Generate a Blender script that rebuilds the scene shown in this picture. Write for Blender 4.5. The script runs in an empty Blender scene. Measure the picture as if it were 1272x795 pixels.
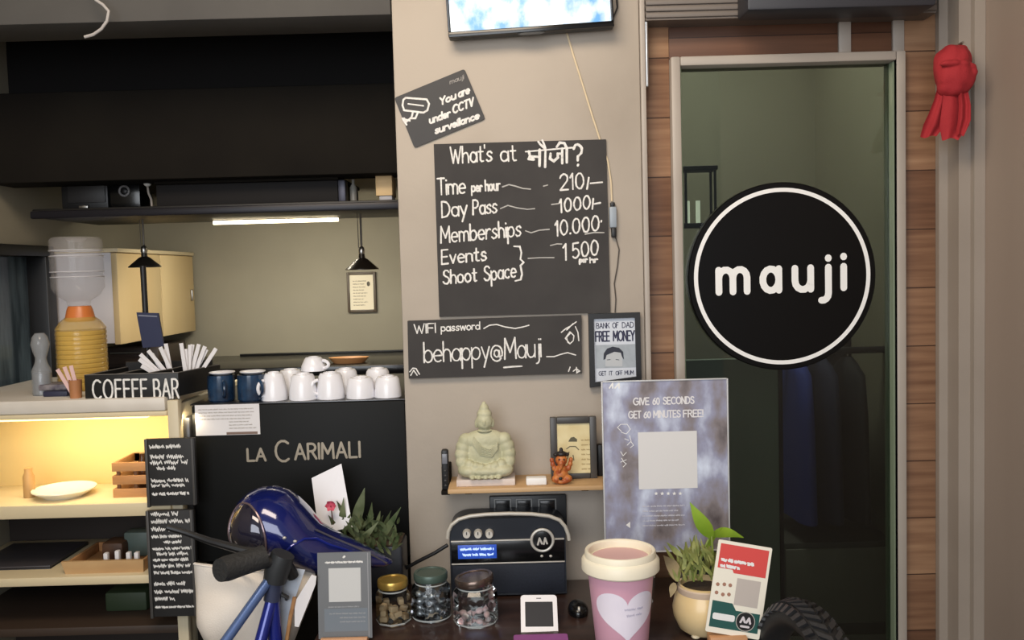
import bpy, bmesh, math, random
from mathutils import Vector, Matrix, noise
R = random.Random(7)
PI = math.pi
SC = bpy.context.scene
COL = SC.collection

# ---------------------------------------------------------------- camera
F = 1100.0                       # focal length in pixels of a 1272 px wide frame
PITCH, ROLL, EYE = 0.055, 0.027, 1.55
cr, sr, cp, sp = math.cos(ROLL), math.sin(ROLL), math.cos(PITCH), math.sin(PITCH)
R0, U0, FW = Vector((1, 0, 0)), Vector((0, sp, cp)), Vector((0, cp, -sp))
CR, CU = R0 * cr - U0 * sr, U0 * cr + R0 * sr
camd = bpy.data.cameras.new('camera')
cam = bpy.data.objects.new('camera', camd)
COL.objects.link(cam)
camd.sensor_width = 36
camd.lens = 36 * F / 1272
camd.clip_start = 0.02
mw = Matrix((CR, CU, -FW)).transposed().to_4x4()
mw.translation = (0, 0, EYE)
cam.matrix_world = mw
SC.camera = cam

# ---------------------------------------------------------------- light
SC.view_settings.view_transform = 'Standard'
SC.view_settings.look = 'None'
SC.view_settings.gamma = 1
SC.view_settings.exposure = 0.06
SC.view_settings.use_curve_mapping = False
w = bpy.data.worlds.new('world')
SC.world = w
w.use_nodes = True
w.node_tree.nodes['Background'].inputs[0].default_value = (0.92, 0.96, 1.0, 1)
w.node_tree.nodes['Background'].inputs[1].default_value = 0.26

def area(name, loc, target, size, sizey, energy, col):
    d = bpy.data.lights.new(name, 'AREA')
    d.shape = 'RECTANGLE'; d.size = size; d.size_y = sizey; d.energy = energy; d.color = col
    o = bpy.data.objects.new(name, d); COL.objects.link(o); o.location = loc
    o.rotation_euler = (Vector(target) - Vector(loc)).to_track_quat('-Z', 'Y').to_euler()
    return o
area('cafe_ceiling_light', (-0.35, 0.75, 2.72), (0.0, 1.9, 1.5), 1.1, 0.5, 23, (1.0, 0.83, 0.64))
area('cafe_daylight', (-0.7, -1.2, 1.9), (0.1, 2.0, 1.15), 2.2, 1.6, 57, (0.91, 0.95, 1.0))
area('back_room_light', (0.62, 3.0, 2.7), (0.62, 3.3, 1.2), 0.5, 0.4, 15, (1.0, 0.97, 0.9))

# ---------------------------------------------------------------- helpers
def W(px, py, Y):
    """point of the plane at distance Y that the photograph shows at (px, py)"""
    d = FW + CR * ((px - 636) / F) + CU * ((397.5 - py) / F)
    return Vector((0, 0, EYE)) + d * (Y / d.y)

def rect(px0, py0, px1, py1, Y):
    cx, cy = (px0 + px1) / 2, (py0 + py1) / 2
    return W(px0, cy, Y).x, W(px1, cy, Y).x, W(cx, py1, Y).z, W(cx, py0, Y).z

def lin(c):
    return tuple((x / 255 / 12.92 if x / 255 <= .04045 else ((x / 255 + .055) / 1.055) ** 2.4) for x in c) + (1,)

def mat(name, c, rough=.6, metal=0, c2=None, scale=20, bump=0, bscale=None, emit=0, coat=0, alpha=None, stretch=None, detail=4, spec=None, lo=.35, hi=.65):
    m = bpy.data.materials.new(name); m.use_nodes = True
    nt = m.node_tree; N = nt.nodes; b = N['Principled BSDF']
    b.inputs['Base Color'].default_value = lin(c)
    b.inputs['Roughness'].default_value = rough
    b.inputs['Metallic'].default_value = metal
    b.inputs['Coat Weight'].default_value = coat
    if spec is not None: b.inputs['Specular IOR Level'].default_value = spec
    if c2 or bump:
        tc = N.new('ShaderNodeTexCoord'); mp = N.new('ShaderNodeMapping')
        nt.links.new(tc.outputs['Object'], mp.inputs[0])
        if stretch: mp.inputs['Scale'].default_value = stretch
    if c2:
        n = N.new('ShaderNodeTexNoise'); n.inputs['Scale'].default_value = scale; n.inputs['Detail'].default_value = detail
        r = N.new('ShaderNodeValToRGB')
        r.color_ramp.elements[0].color = lin(c); r.color_ramp.elements[1].color = lin(c2)
        r.color_ramp.elements[0].position = lo; r.color_ramp.elements[1].position = hi
        nt.links.new(mp.outputs[0], n.inputs['Vector']); nt.links.new(n.outputs['Fac'], r.inputs[0])
        nt.links.new(r.outputs[0], b.inputs['Base Color'])
        if emit: nt.links.new(r.outputs[0], b.inputs['Emission Color'])
    if bump:
        n2 = N.new('ShaderNodeTexNoise'); n2.inputs['Scale'].default_value = bscale or scale * 2; n2.inputs['Detail'].default_value = 6
        bp = N.new('ShaderNodeBump'); bp.inputs['Strength'].default_value = bump; bp.inputs['Distance'].default_value = .01
        nt.links.new(mp.outputs[0], n2.inputs['Vector']); nt.links.new(n2.outputs['Fac'], bp.inputs['Height']); nt.links.new(bp.outputs[0], b.inputs['Normal'])
    if emit:
        if not c2: b.inputs['Emission Color'].default_value = lin(c)
        b.inputs['Emission Strength'].default_value = emit
    return m

def glass(name, tint, rough=.02, refl=1.45, amt=1.0):
    """thin clear pane or thin-walled vessel: see-through with Fresnel reflection"""
    m = bpy.data.materials.new(name); m.use_nodes = True
    nt = m.node_tree; N = nt.nodes; N.remove(N['Principled BSDF'])
    t = N.new('ShaderNodeBsdfTransparent'); t.inputs[0].default_value = lin(tint)
    g = N.new('ShaderNodeBsdfGlossy'); g.inputs['Roughness'].default_value = rough
    g.inputs[0].default_value = (amt, amt, amt, 1)
    f = N.new('ShaderNodeFresnel'); f.inputs[0].default_value = refl
    mx = N.new('ShaderNodeMixShader')
    nt.links.new(f.outputs[0], mx.inputs[0]); nt.links.new(t.outputs[0], mx.inputs[1]); nt.links.new(g.outputs[0], mx.inputs[2])
    nt.links.new(mx.outputs[0], N['Material Output'].inputs[0])
    return m

def plastic(name, c, alpha, rough=.2):
    """part see-through plastic or haze-coated glass"""
    m = mat(name, c, rough); nt = m.node_tree; N = nt.nodes
    t = N.new('ShaderNodeBsdfTransparent'); mx = N.new('ShaderNodeMixShader'); mx.inputs[0].default_value = alpha
    nt.links.new(t.outputs[0], mx.inputs[1]); nt.links.new(N['Principled BSDF'].outputs[0], mx.inputs[2])
    nt.links.new(mx.outputs[0], N['Material Output'].inputs[0])
    return m

def planks(name, cols, plank=.11, rough=.5, along='z'):
    """stacked planks: one tone per plank, fine grain along the plank"""
    m = bpy.data.materials.new(name); m.use_nodes = True
    nt = m.node_tree; N = nt.nodes; L = nt.links; b = N['Principled BSDF']; b.inputs['Roughness'].default_value = rough
    b.inputs['Specular IOR Level'].default_value = .3
    tc = N.new('ShaderNodeTexCoord'); sx = N.new('ShaderNodeSeparateXYZ'); L.new(tc.outputs['Object'], sx.inputs[0])
    dv = N.new('ShaderNodeMath'); dv.operation = 'DIVIDE'; dv.inputs[1].default_value = plank; L.new(sx.outputs[2], dv.inputs[0])
    fl = N.new('ShaderNodeMath'); fl.operation = 'FLOOR'; L.new(dv.outputs[0], fl.inputs[0])
    wn = N.new('ShaderNodeTexWhiteNoise'); wn.noise_dimensions = '1D'; L.new(fl.outputs[0], wn.inputs['W'])
    mp = N.new('ShaderNodeMapping'); mp.inputs['Scale'].default_value = (4, 4, 70); L.new(tc.outputs['Object'], mp.inputs[0])
    n = N.new('ShaderNodeTexNoise'); n.inputs['Scale'].default_value = 1.0; n.inputs['Detail'].default_value = 6; L.new(mp.outputs[0], n.inputs['Vector'])
    ad = N.new('ShaderNodeMath'); ad.operation = 'MULTIPLY_ADD'; ad.inputs[1].default_value = .7; L.new(n.outputs['Fac'], ad.inputs[0])
    m2 = N.new('ShaderNodeMath'); m2.operation = 'MULTIPLY'; m2.inputs[1].default_value = .38; L.new(wn.outputs['Value'], m2.inputs[0]); L.new(m2.outputs[0], ad.inputs[2])
    r = N.new('ShaderNodeValToRGB'); e = r.color_ramp.elements
    e[0].position = .2; e[0].color = lin(cols[0]); e[1].position = .85; e[1].color = lin(cols[-1])
    for i, c in enumerate(cols[1:-1]):
        q = e.new(.2 + .65 * (i + 1) / (len(cols) - 1)); q.color = lin(c)
    L.new(ad.outputs[0], r.inputs[0])
    fr = N.new('ShaderNodeMath'); fr.operation = 'FRACT'; L.new(dv.outputs[0], fr.inputs[0])
    lt = N.new('ShaderNodeMath'); lt.operation = 'LESS_THAN'; lt.inputs[1].default_value = .02; L.new(fr.outputs[0], lt.inputs[0])
    mx = N.new('ShaderNodeMixRGB'); mx.inputs[2].default_value = lin(tuple(int(v * .72) for v in cols[0])); L.new(lt.outputs[0], mx.inputs[0]); L.new(r.outputs[0], mx.inputs[1])
    L.new(mx.outputs[0], b.inputs['Base Color'])
    return m

class MB:
    def __init__(s): s.bm = bmesh.new()
    def _add(s, verts, M):
        if M is not None: bmesh.ops.transform(s.bm, matrix=M, verts=verts)
    def box(s, x0, x1, y0, y1, z0, z1, bev=0, seg=2, M=None):
        r = bmesh.ops.create_cube(s.bm, size=1)
        vs = r['verts']
        for v in vs:
            v.co = Vector((x0 + (v.co.x + .5) * (x1 - x0), y0 + (v.co.y + .5) * (y1 - y0), z0 + (v.co.z + .5) * (z1 - z0)))
        if bev:
            es = list({e for v in vs for e in v.link_edges})
            r2 = bmesh.ops.bevel(s.bm, geom=es, offset=bev, segments=seg, affect='EDGES', profile=.5)
            vs = list({v for f in r2['faces'] for v in f.verts} | {v for v in vs if v.is_valid})
        s._add(vs, M); return s
    def lathe(s, prof, c, seg=32, M=None, sx=1, sy=1):
        """prof: (radius, z) from bottom to top"""
        rings = []; c = Vector(c); new = []
        for (r, z) in prof:
            if r < 1e-6:
                rings.append([s.bm.verts.new(c + Vector((0, 0, z)))])
            else:
                rings.append([s.bm.verts.new(c + Vector((r * sx * math.cos(2 * PI * i / seg), r * sy * math.sin(2 * PI * i / seg), z))) for i in range(seg)])
            new += rings[-1]
        for a, b in zip(rings, rings[1:]):
            for i in range(seg):
                j = (i + 1) % seg
                if len(a) == 1 and len(b) == 1: continue
                if len(a) == 1: s.bm.faces.new((a[0], b[j], b[i]))
                elif len(b) == 1: s.bm.faces.new((a[i], a[j], b[0]))
                else: s.bm.faces.new((a[i], a[j], b[j], b[i]))
        s._add(new, M); return s
    def cyl(s, p, q, r, r2=None, seg=16, cap=True):
        return s.tube([p, q], [r, r if r2 is None else r2], seg, cap)
    def tube(s, pts, rad, seg=8, cap=True, closed=False):
        pts = [Vector(p) for p in pts]; n = len(pts)
        if not isinstance(rad, (list, tuple)): rad = [rad] * n
        rings = []; prev = None
        for i in range(n):
            if closed: t = pts[(i + 1) % n] - pts[i - 1]
            else: t = pts[min(i + 1, n - 1)] - pts[max(i - 1, 0)]
            t.normalize()
            if prev is None:
                a = Vector((0, 0, 1)) if abs(t.z) < .9 else Vector((1, 0, 0))
                u = t.cross(a).normalized()
            else:
                u = (prev - t * prev.dot(t)).normalized()
            prev = u; v = t.cross(u)
            rings.append([s.bm.verts.new(pts[i] + (u * math.cos(2 * PI * k / seg) + v * math.sin(2 * PI * k / seg)) * rad[i]) for k in range(seg)])
        rr = rings + ([rings[0]] if closed else [])
        for a, b in zip(rr, rr[1:]):
            for k in range(seg):
                l = (k + 1) % seg; s.bm.faces.new((a[k], a[l], b[l], b[k]))
        if cap and not closed:
            s.bm.faces.new(rings[0][::-1]); s.bm.faces.new(rings[-1])
        return s
    def ball(s, c, rx, ry=None, rz=None, sub=3, M=None):
        ry = rx if ry is None else ry; rz = rx if rz is None else rz
        r = bmesh.ops.create_icosphere(s.bm, subdivisions=sub, radius=1)
        for v in r['verts']: v.co = Vector((v.co.x * rx, v.co.y * ry, v.co.z * rz))
        if M is not None: bmesh.ops.transform(s.bm, matrix=M, verts=r['verts'])
        for v in r['verts']: v.co += Vector(c)
        return s
    def prism(s, poly, fr, d0, d1):
        """flat polygon in frame fr=(O,U,V), from depth d0 to d1 along the normal facing the viewer"""
        O, U, V = fr; Nn = U.cross(V)
        a = [s.bm.verts.new(O + U * p[0] + V * p[1] + Nn * d0) for p in poly]
        b = [s.bm.verts.new(O + U * p[0] + V * p[1] + Nn * d1) for p in poly]
        s.bm.faces.new(b); s.bm.faces.new(a[::-1])
        n = len(poly)
        for i in range(n):
            j = (i + 1) % n; s.bm.faces.new((a[i], a[j], b[j], b[i]))
        return s
    def flat(s, poly, fr, d=0):
        O, U, V = fr; Nn = U.cross(V)
        s.bm.faces.new([s.bm.verts.new(O + U * p[0] + V * p[1] + Nn * d) for p in poly]); return s
    def rfl(s, x0, y0, x1, y1, fr, d=0):
        return s.flat([(x0, y0), (x1, y0), (x1, y1), (x0, y1)], fr, d)
    def ribbon(s, lines, wd, fr, d=0, jit=0):
        """pen strokes of width wd, round ended; each lies a hair above the one before"""
        O, U, V = fr; Nn = U.cross(V); k = wd / 2; cnt = 0
        for ln in lines:
            pts = [Vector((p[0], p[1])) for p in ln]
            if jit: pts = [p + Vector((R.uniform(-jit, jit), R.uniform(-jit, jit))) for p in pts]
            q = [pts[0]]
            for p in pts[1:]:
                if (p - q[-1]).length > wd * .08: q.append(p)
            if len(q) == 1: q.append(q[0] + Vector((wd * .1, 0)))
            runs = [[q[0]]]
            for i in range(1, len(q)):
                runs[-1].append(q[i])
                if i < len(q) - 1 and (q[i] - q[i - 1]).normalized().dot((q[i + 1] - q[i]).normalized()) < .25: runs.append([q[i]])
            for run in runs:
                cnt += 1; dd = d + (cnt % 9) * 2.5e-5
                n = len(run); Ls, Rs = [], []
                for i, p in enumerate(run):
                    t0 = (run[i] - run[i - 1]).normalized() if i else (run[1] - run[0]).normalized()
                    t1 = (run[i + 1] - run[i]).normalized() if i < n - 1 else t0
                    t = (t0 + t1).normalized(); nn = Vector((-t.y, t.x)); c = max(.6, nn.dot(Vector((-t0.y, t0.x))))
                    kk = k / c * (1 + (R.uniform(-.22, .18) if jit else 0))
                    h = O + Nn * (dd + i * 4e-6); P = lambda w: s.bm.verts.new(h + U * w.x + V * w.y)
                    Ls.append(P(p + nn * kk)); Rs.append(P(p - nn * kk))
                for i in range(n - 1): s.bm.faces.new((Rs[i], Rs[i + 1], Ls[i + 1], Ls[i]))
                for (pp, tt, a, b, h) in ((run[0], (run[0] - run[1]).normalized(), Ls[0], Rs[0], O + Nn * dd), (run[-1], (run[-1] - run[-2]).normalized(), Rs[-1], Ls[-1], O + Nn * (dd + (n - 1) * 4e-6))):
                    nn = Vector((-tt.y, tt.x)); cap = []
                    for j in range(1, 5):
                        an = PI * j / 5; w = pp + (nn * -math.cos(an) + tt * math.sin(an)) * k
                        cap.append(s.bm.verts.new(h + U * w.x + V * w.y))
                    s.bm.faces.new([a] + (cap if (a.co - cap[0].co).length < (b.co - cap[0].co).length else cap[::-1]) + [b])
        return s
    def strip(s, rows):
        """grid surface from rows of points"""
        g = [[s.bm.verts.new(Vector(p)) for p in r] for r in rows]
        for a, b in zip(g, g[1:]):
            for i in range(len(a) - 1): s.bm.faces.new((a[i], a[i + 1], b[i + 1], b[i]))
        return s

OFF = {}
def _mesh(name, mb, m, off, smooth=35):
    bmesh.ops.remove_doubles(mb.bm, verts=mb.bm.verts[:], dist=1e-7)
    bmesh.ops.recalc_face_normals(mb.bm, faces=mb.bm.faces[:]) if not getattr(mb, 'keep', False) else None
    me = bpy.data.meshes.new(name)
    for v in mb.bm.verts: v.co -= off
    mb.bm.to_mesh(me); mb.bm.free()
    if m: me.materials.append(m)
    if smooth:
        me.shade_smooth(); me.set_sharp_from_angle(angle=math.radians(smooth))
    return me

def thing(name, label, cat, loc, group=None, kind=None):
    o = bpy.data.objects.new(name, None); o.empty_display_size = .02; COL.objects.link(o); o.location = loc
    OFF[o.name] = Vector(loc)
    if label: o['label'] = label
    if cat: o['category'] = cat
    if group: o['group'] = group
    if kind: o['kind'] = kind
    return o
def part(name, mb, m, parent, label=None, smooth=35, kind=None):
    off = OFF[parent.name]
    o = bpy.data.objects.new(name, _mesh(name, mb, m, off, smooth)); COL.objects.link(o); o.parent = parent
    OFF[o.name] = off
    if label: o['label'] = label
    if kind: o['kind'] = kind
    return o
def solo(name, mb, m, label, cat, group=None, loc=None, smooth=35, kind=None):
    if loc is None:
        vs = [v.co for v in mb.bm.verts]
        loc = Vector(((min(v.x for v in vs) + max(v.x for v in vs)) / 2, (min(v.y for v in vs) + max(v.y for v in vs)) / 2, min(v.z for v in vs)))
    loc = Vector(loc)
    o = bpy.data.objects.new(name, _mesh(name, mb, m, loc, smooth)); COL.objects.link(o); o.location = loc
    OFF[o.name] = loc
    if label: o['label'] = label
    if cat: o['category'] = cat
    if group: o['group'] = group
    if kind: o['kind'] = kind
    return o
def struct(name, mb, m, smooth=35): return solo(name, mb, m, None, None, loc=(0, 0, 0), kind='structure', smooth=smooth)
def dup(root, loc, rotz=0, label=None):
    r = root.copy(); COL.objects.link(r); r.location = loc; r.rotation_euler = (0, 0, rotz)
    if label: r['label'] = label
    for ch in list(root.children):
        c = ch.copy(); COL.objects.link(c); c.parent = r
        for g in ch.children:
            d = g.copy(); COL.objects.link(d); d.parent = c
    return r
def baked(mb, voxel, sm=6, noise_amt=0):
    """merge overlapping shapes of one body into one continuous surface"""
    me = bpy.data.meshes.new('tmp'); mb.bm.to_mesh(me); mb.bm.free()
    o = bpy.data.objects.new('tmp', me); COL.objects.link(o)
    md = o.modifiers.new('r', 'REMESH'); md.mode = 'VOXEL'; md.voxel_size = voxel
    if sm:
        s = o.modifiers.new('s', 'SMOOTH'); s.iterations = sm; s.factor = .5
    dg = bpy.context.evaluated_depsgraph_get(); dg.update()
    me2 = bpy.data.meshes.new_from_object(o.evaluated_get(dg))
    n = MB(); n.bm.from_mesh(me2)
    bpy.data.objects.remove(o); bpy.data.meshes.remove(me); bpy.data.meshes.remove(me2)
    return n

# ---------------------------------------------------------------- lettering (pen strokes)
def A(cx, cy, rx, ry, a0, a1, n=None):
    n = n or max(4, int(abs(a1 - a0) / 24))
    return [(cx + rx * math.cos(math.radians(a0 + (a1 - a0) * i / n)), cy + ry * math.sin(math.radians(a0 + (a1 - a0) * i / n))) for i in range(n + 1)]
_o = A(.27, .3, .27, .3, 0, 360)
G = {
 'a': ([_o, [(.54, .6), (.54, 0)]], .54), 'b': ([[(0, 1), (0, 0)], _o], .54), 'c': ([A(.27, .3, .27, .3, 50, 310)], .46),
 'd': ([_o, [(.54, 1), (.54, 0)]], .54), 'e': ([[(.02, .31), (.52, .31)] + A(.27, .3, .27, .3, 5, 310)], .52),
 'f': ([[(.4, .97), (.25, .95), (.17, .8), (.17, 0)], [(0, .6), (.36, .6)]], .38),
 'g': ([_o, [(.54, .6), (.54, -.15)] + A(.27, -.12, .27, .24, 0, -150)], .54),
 'h': ([[(0, 1), (0, 0)], A(.24, .35, .24, .25, 180, 0) + [(.48, 0)]], .48), 'i': ([[(0, .6), (0, 0)], [(0, .84), (0, .86)]], .0),
 'j': ([[(.16, .6), (.16, -.12)] + A(.0, -.12, .16, .2, 0, -100), [(.16, .84), (.16, .86)]], .16),
 'k': ([[(0, 1), (0, 0)], [(.42, .6), (0, .22)], [(.14, .35), (.45, 0)]], .45), 'l': ([[(0, 1), (0, 0)]], .0),
 'm': ([[(0, .6), (0, 0)], A(.2, .38, .2, .22, 180, 0) + [(.4, 0)], A(.6, .38, .2, .22, 180, 0) + [(.8, 0)]], .8),
 'n': ([[(0, .6), (0, 0)], A(.24, .35, .24, .25, 180, 0) + [(.48, 0)]], .48), 'o': ([_o], .54),
 'p': ([[(0, .6), (0, -.4)], _o], .54), 'r': ([[(0, .6), (0, 0)], A(.24, .33, .24, .27, 180, 60)], .34),
 's': ([[(.42, .5), (.3, .6), (.12, .58), (.04, .45), (.15, .34), (.33, .27), (.42, .15), (.32, .02), (.12, 0), (0, .1)]], .42),
 't': ([[(.17, .9), (.17, .1), (.25, 0), (.38, .02)], [(0, .6), (.36, .6)]], .38),
 'u': ([[(0, .6)] + A(.25, .25, .25, .25, 180, 360) , [(.5, .6), (.5, 0)]], .5), 'v': ([[(0, .6), (.24, 0), (.48, .6)]], .48),
 'w': ([[(0, .6), (.18, 0), (.36, .55), (.54, 0), (.72, .6)]], .72), 'y': ([[(0, .6), (.25, .02)], [(.5, .6), (.14, -.4)]], .5),
 'x': ([[(0, .6), (.45, 0)], [(.45, .6), (0, 0)]], .45), 'z': ([[(0, .6), (.42, .6), (0, 0), (.42, 0)]], .42),
 'A': ([[(0, 0), (.33, 1), (.66, 0)], [(.12, .36), (.54, .36)]], .66), 'B': ([[(0, 0), (0, 1), (.25, 1)] + A(.25, .76, .22, .24, 90, -90) + [(0, .52), (.28, .52)] + A(.28, .26, .26, .26, 90, -90) + [(0, 0)]], .54),
 'C': ([A(.42, .5, .42, .5, 50, 310)], .7), 'D': ([[(0, 0), (0, 1), (.2, 1)] + A(.2, .5, .44, .5, 90, -90) + [(0, 0)]], .64),
 'E': ([[(.5, 1), (0, 1), (0, 0), (.5, 0)], [(0, .52), (.42, .52)]], .5), 'F': ([[(.5, 1), (0, 1), (0, 0)], [(0, .52), (.42, .52)]], .5),
 'G': ([A(.42, .5, .42, .5, 50, 360) + [(.5, .5)]], .84), 'H': ([[(0, 0), (0, 1)], [(.58, 0), (.58, 1)], [(0, .52), (.58, .52)]], .58), 'I': ([[(0, 0), (0, 1)]], .0),
 'K': ([[(0, 0), (0, 1)], [(.56, 1), (0, .4)], [(.2, .6), (.58, 0)]], .58), 'L': ([[(0, 1), (0, 0), (.48, 0)]], .48),
 'M': ([[(0, 0), (.04, 1), (.38, .3), (.72, 1), (.76, 0)]], .76), 'N': ([[(0, 0), (0, 1), (.58, 0), (.58, 1)]], .58), 'O': ([A(.4, .5, .4, .5, 0, 360)], .8),
 'P': ([[(0, 0), (0, 1), (.25, 1)] + A(.25, .74, .26, .26, 90, -90) + [(0, .48)]], .5), 'R': ([[(0, 0), (0, 1), (.25, 1)] + A(.25, .75, .25, .25, 90, -90) + [(0, .5)], [(.25, .5), (.54, 0)]], .54),
 'S': ([[(.52, .85), (.4, .98), (.2, 1), (.05, .88), (.05, .68), (.2, .56), (.42, .46), (.55, .3), (.5, .1), (.33, 0), (.12, .03), (0, .18)]], .55),
 'T': ([[(0, 1), (.6, 1)], [(.3, 1), (.3, 0)]], .6), 'U': ([[(0, 1)] + A(.29, .28, .29, .28, 180, 360) + [(.58, 1)]], .58), 'V': ([[(0, 1), (.3, 0), (.6, 1)]], .6),
 'W': ([[(0, 1), (.22, 0), (.42, .8), (.62, 0), (.86, 1)]], .86), 'Y': ([[(0, 1), (.3, .48), (.6, 1)], [(.3, .48), (.3, 0)]], .6),
 '0': ([A(.27, .5, .27, .5, 0, 360)], .54), '1': ([[(0, .75), (.16, 1), (.16, 0)]], .2), '2': ([A(.26, .72, .26, .28, 170, -40) + [(0, 0), (.55, 0)]], .55),
 '5': ([[(.5, 1), (.08, 1), (.04, .55)] + A(.25, .32, .27, .32, 110, -140)], .52), '6': ([[(.45, .98), (.15, .7), (.02, .35)], A(.27, .3, .26, .3, 0, 360)], .54), '4': ([[(.4, 0), (.4, 1), (0, .3), (.55, .3)]], .55),
 '/': ([[(0, -.05), (.12, 1)]], .14), '-': ([[(0, .45), (.7, .5)]], .7), '.': ([[(0, .02), (.01, .04)]], .02), "'": ([[(0, 1), (0, .82)]], 0), '!': ([[(0, 1), (0, .3)], [(0, .02), (0, .04)]], 0),
 '?': ([A(.25, .75, .25, .25, 170, -60) + [(.25, .45), (.25, .25)], [(.25, .02), (.25, .04)]], .5),
 '@': ([A(.4, .35, .17, .2, 0, 360), A(.4, .35, .4, .45, 320, -20) + [(.6, .12), (.57, .5)]], .84),
 '}': ([[(0, 1), (.16, .98), (.2, .8), (.16, .6), (.26, .5), (.16, .42), (.2, .15), (.16, 0), (0, -.02)]], .28),
 '~': ([[(0, .25)] + [(i * .12, .3 + .14 * math.sin(i * .62)) for i in range(1, 15)]], 1.8),
}
def strokes(txt, gap=.16, space=.4):
    out, x = [], 0
    for i, ch in enumerate(txt):
        if ch == ' ': x += space; continue
        ls, wd = G[ch]
        out += [[(x + p[0], p[1]) for p in l] for l in ls]
        x += wd + gap
    return out, max(x - gap, .01)
def put(txt, x0, x1, y0, h, y1=None, gap=.16, space=.4, slant=0):
    """text between x0 and x1 on a baseline from y0 to y1, cap height h"""
    ls, wd = strokes(txt, gap, space); k = (x1 - x0) / wd if wd > .02 else h
    y1 = y0 if y1 is None else y1
    t = (y1 - y0) / (x1 - x0)
    return [[(x0 + p[0] * k + slant * p[1] * h, y0 + p[0] * k * t + p[1] * h) for p in l] for l in ls]
WALL = lambda Y: (Vector((0, Y, 0)), Vector((1, 0, 0)), Vector((0, 0, 1)))
def wput(txt, px0, py0, px1, py1, hpx, Y, **k):
    a, b = W(px0, py0, Y), W(px1, py1, Y)
    return put(txt, a.x, b.x, a.z, hpx * Y / F, b.z, **k)
def wline(pts, Y): return [(v.x, v.z) for v in (W(p[0], p[1], Y) for p in pts)]
def scrawl(x0, x1, y, h):
    """small handwriting too small to read"""
    out, x = [], x0
    while x < x1:
        n = min(R.uniform(.8, 2.6) * h * 1.6, x1 - x); pts = []; k = int(max(3, n / h * 5))
        for i in range(k + 1): pts.append((x + n * i / k, y + (R.uniform(.0, .3) if i % 2 else R.uniform(.55, 1.0)) * h))
        out.append(pts); x += n + h * .55
    return out
# ================================================================ materials
PLASTER = mat('grey_plaster', (160, 150, 138), .8, c2=(176, 166, 154), scale=2.2, bump=.12, bscale=30)
KWALL = mat('olive_wall_paint', (136, 130, 114), .75, c2=(146, 140, 123), scale=3)
BLACKM = mat('matt_black_paint', (23, 20, 17), .8, c2=(27, 24, 20), scale=6, spec=.12)
BLACKG = mat('gloss_black', (14, 14, 15), .2)
BLACKP = mat('black_plastic', (22, 22, 24), .45)
GREYB = mat('grey_beam_paint', (74, 72, 70), .8, c2=(82, 80, 77), scale=5)
TAUPE = mat('taupe_metal', (150, 139, 128), .5, c2=(158, 147, 136), scale=4)
TAUPED = mat('taupe_wall', (158, 142, 130), .65, c2=(168, 152, 140), scale=3, stretch=(1, 1, .1))
FRAMEM = mat('door_frame_metal', (160, 151, 142), .45, c2=(170, 161, 151), scale=4)
CLAD = planks('wood_cladding', [(88, 60, 45), (112, 80, 60), (138, 104, 79), (160, 126, 97)], .135)
CLAD_DARK = planks('wood_cladding_header', [(74, 48, 35), (92, 62, 45), (110, 76, 56)], .115)
DARKWOOD = mat('dark_wood_counter', (50, 36, 32), .3, c2=(64, 46, 40), scale=5, stretch=(1, 8, 8), coat=.2)
FLOORM = mat('grey_floor', (120, 114, 106), .6, c2=(134, 127, 118), scale=5)
CHALK = mat('chalk_white', (232, 230, 226), .9, c2=(205, 203, 200), scale=160, lo=.4, hi=.7)
WHITE = mat('white_paint', (235, 234, 232), .5)
WHITEP = mat('white_paper', (228, 226, 228), .8, c2=(218, 216, 218), scale=8)
SLATE = mat('chalkboard', (58, 56, 56), .8, c2=(68, 66, 65), scale=9, lo=.3, hi=.75, spec=.3)
STEEL = mat('brushed_steel', (180, 178, 174), .3, 1)
CREAMW = mat('pale_wood', (214, 192, 148), .55, c2=(200, 174, 128), scale=3, stretch=(1, 1, .25))
SHELFW = mat('cream_laminate', (224, 208, 172), .5, c2=(214, 196, 158), scale=3, stretch=(.3, 3, 3))
TANWOOD = mat('tan_wood', (186, 140, 94), .55, c2=(160, 114, 72), scale=5, stretch=(1, 5, 8))
GLASSC = glass('clear_glass', (243, 246, 245))
GLASSD = glass('door_glass', (200, 205, 197), refl=1.45)
GLASSA = plastic('amber_plastic', (222, 186, 100), .5, .12)
GLASSB = plastic('clear_bottle_plastic', (196, 192, 192), .2, .06)

# ================================================================ the room
m = MB(); m.box(-2.2, 2.2, -2.5, 4.2, -.06, 0); struct('floor', m, FLOORM)
m = MB(); m.box(-2.2, 2.2, 0.2, 4.2, 2.95, 3.0); struct('ceiling', m, GREYB)
PL, PR = W(496, 300, 2.0).x, W(799, 300, 2.0).x
m = MB(); m.box(PL, PR, 2.0, 3.34, 0, 2.95, .004); struct('wall_center', m, PLASTER)
# light post at the pillar's right corner
m = MB(); m.box(PR + .0005, PR + .012, 1.993, 2.07, 0, 2.95, .002); struct('trim_1', m, FRAMEM)
m = MB()
zc = W(800, 108, 2.0).z
m.box(PR + .0125, PR + .02, 2.0, 2.03, zc, 2.95, .003); struct('trim_2', m, STEEL)
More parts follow.
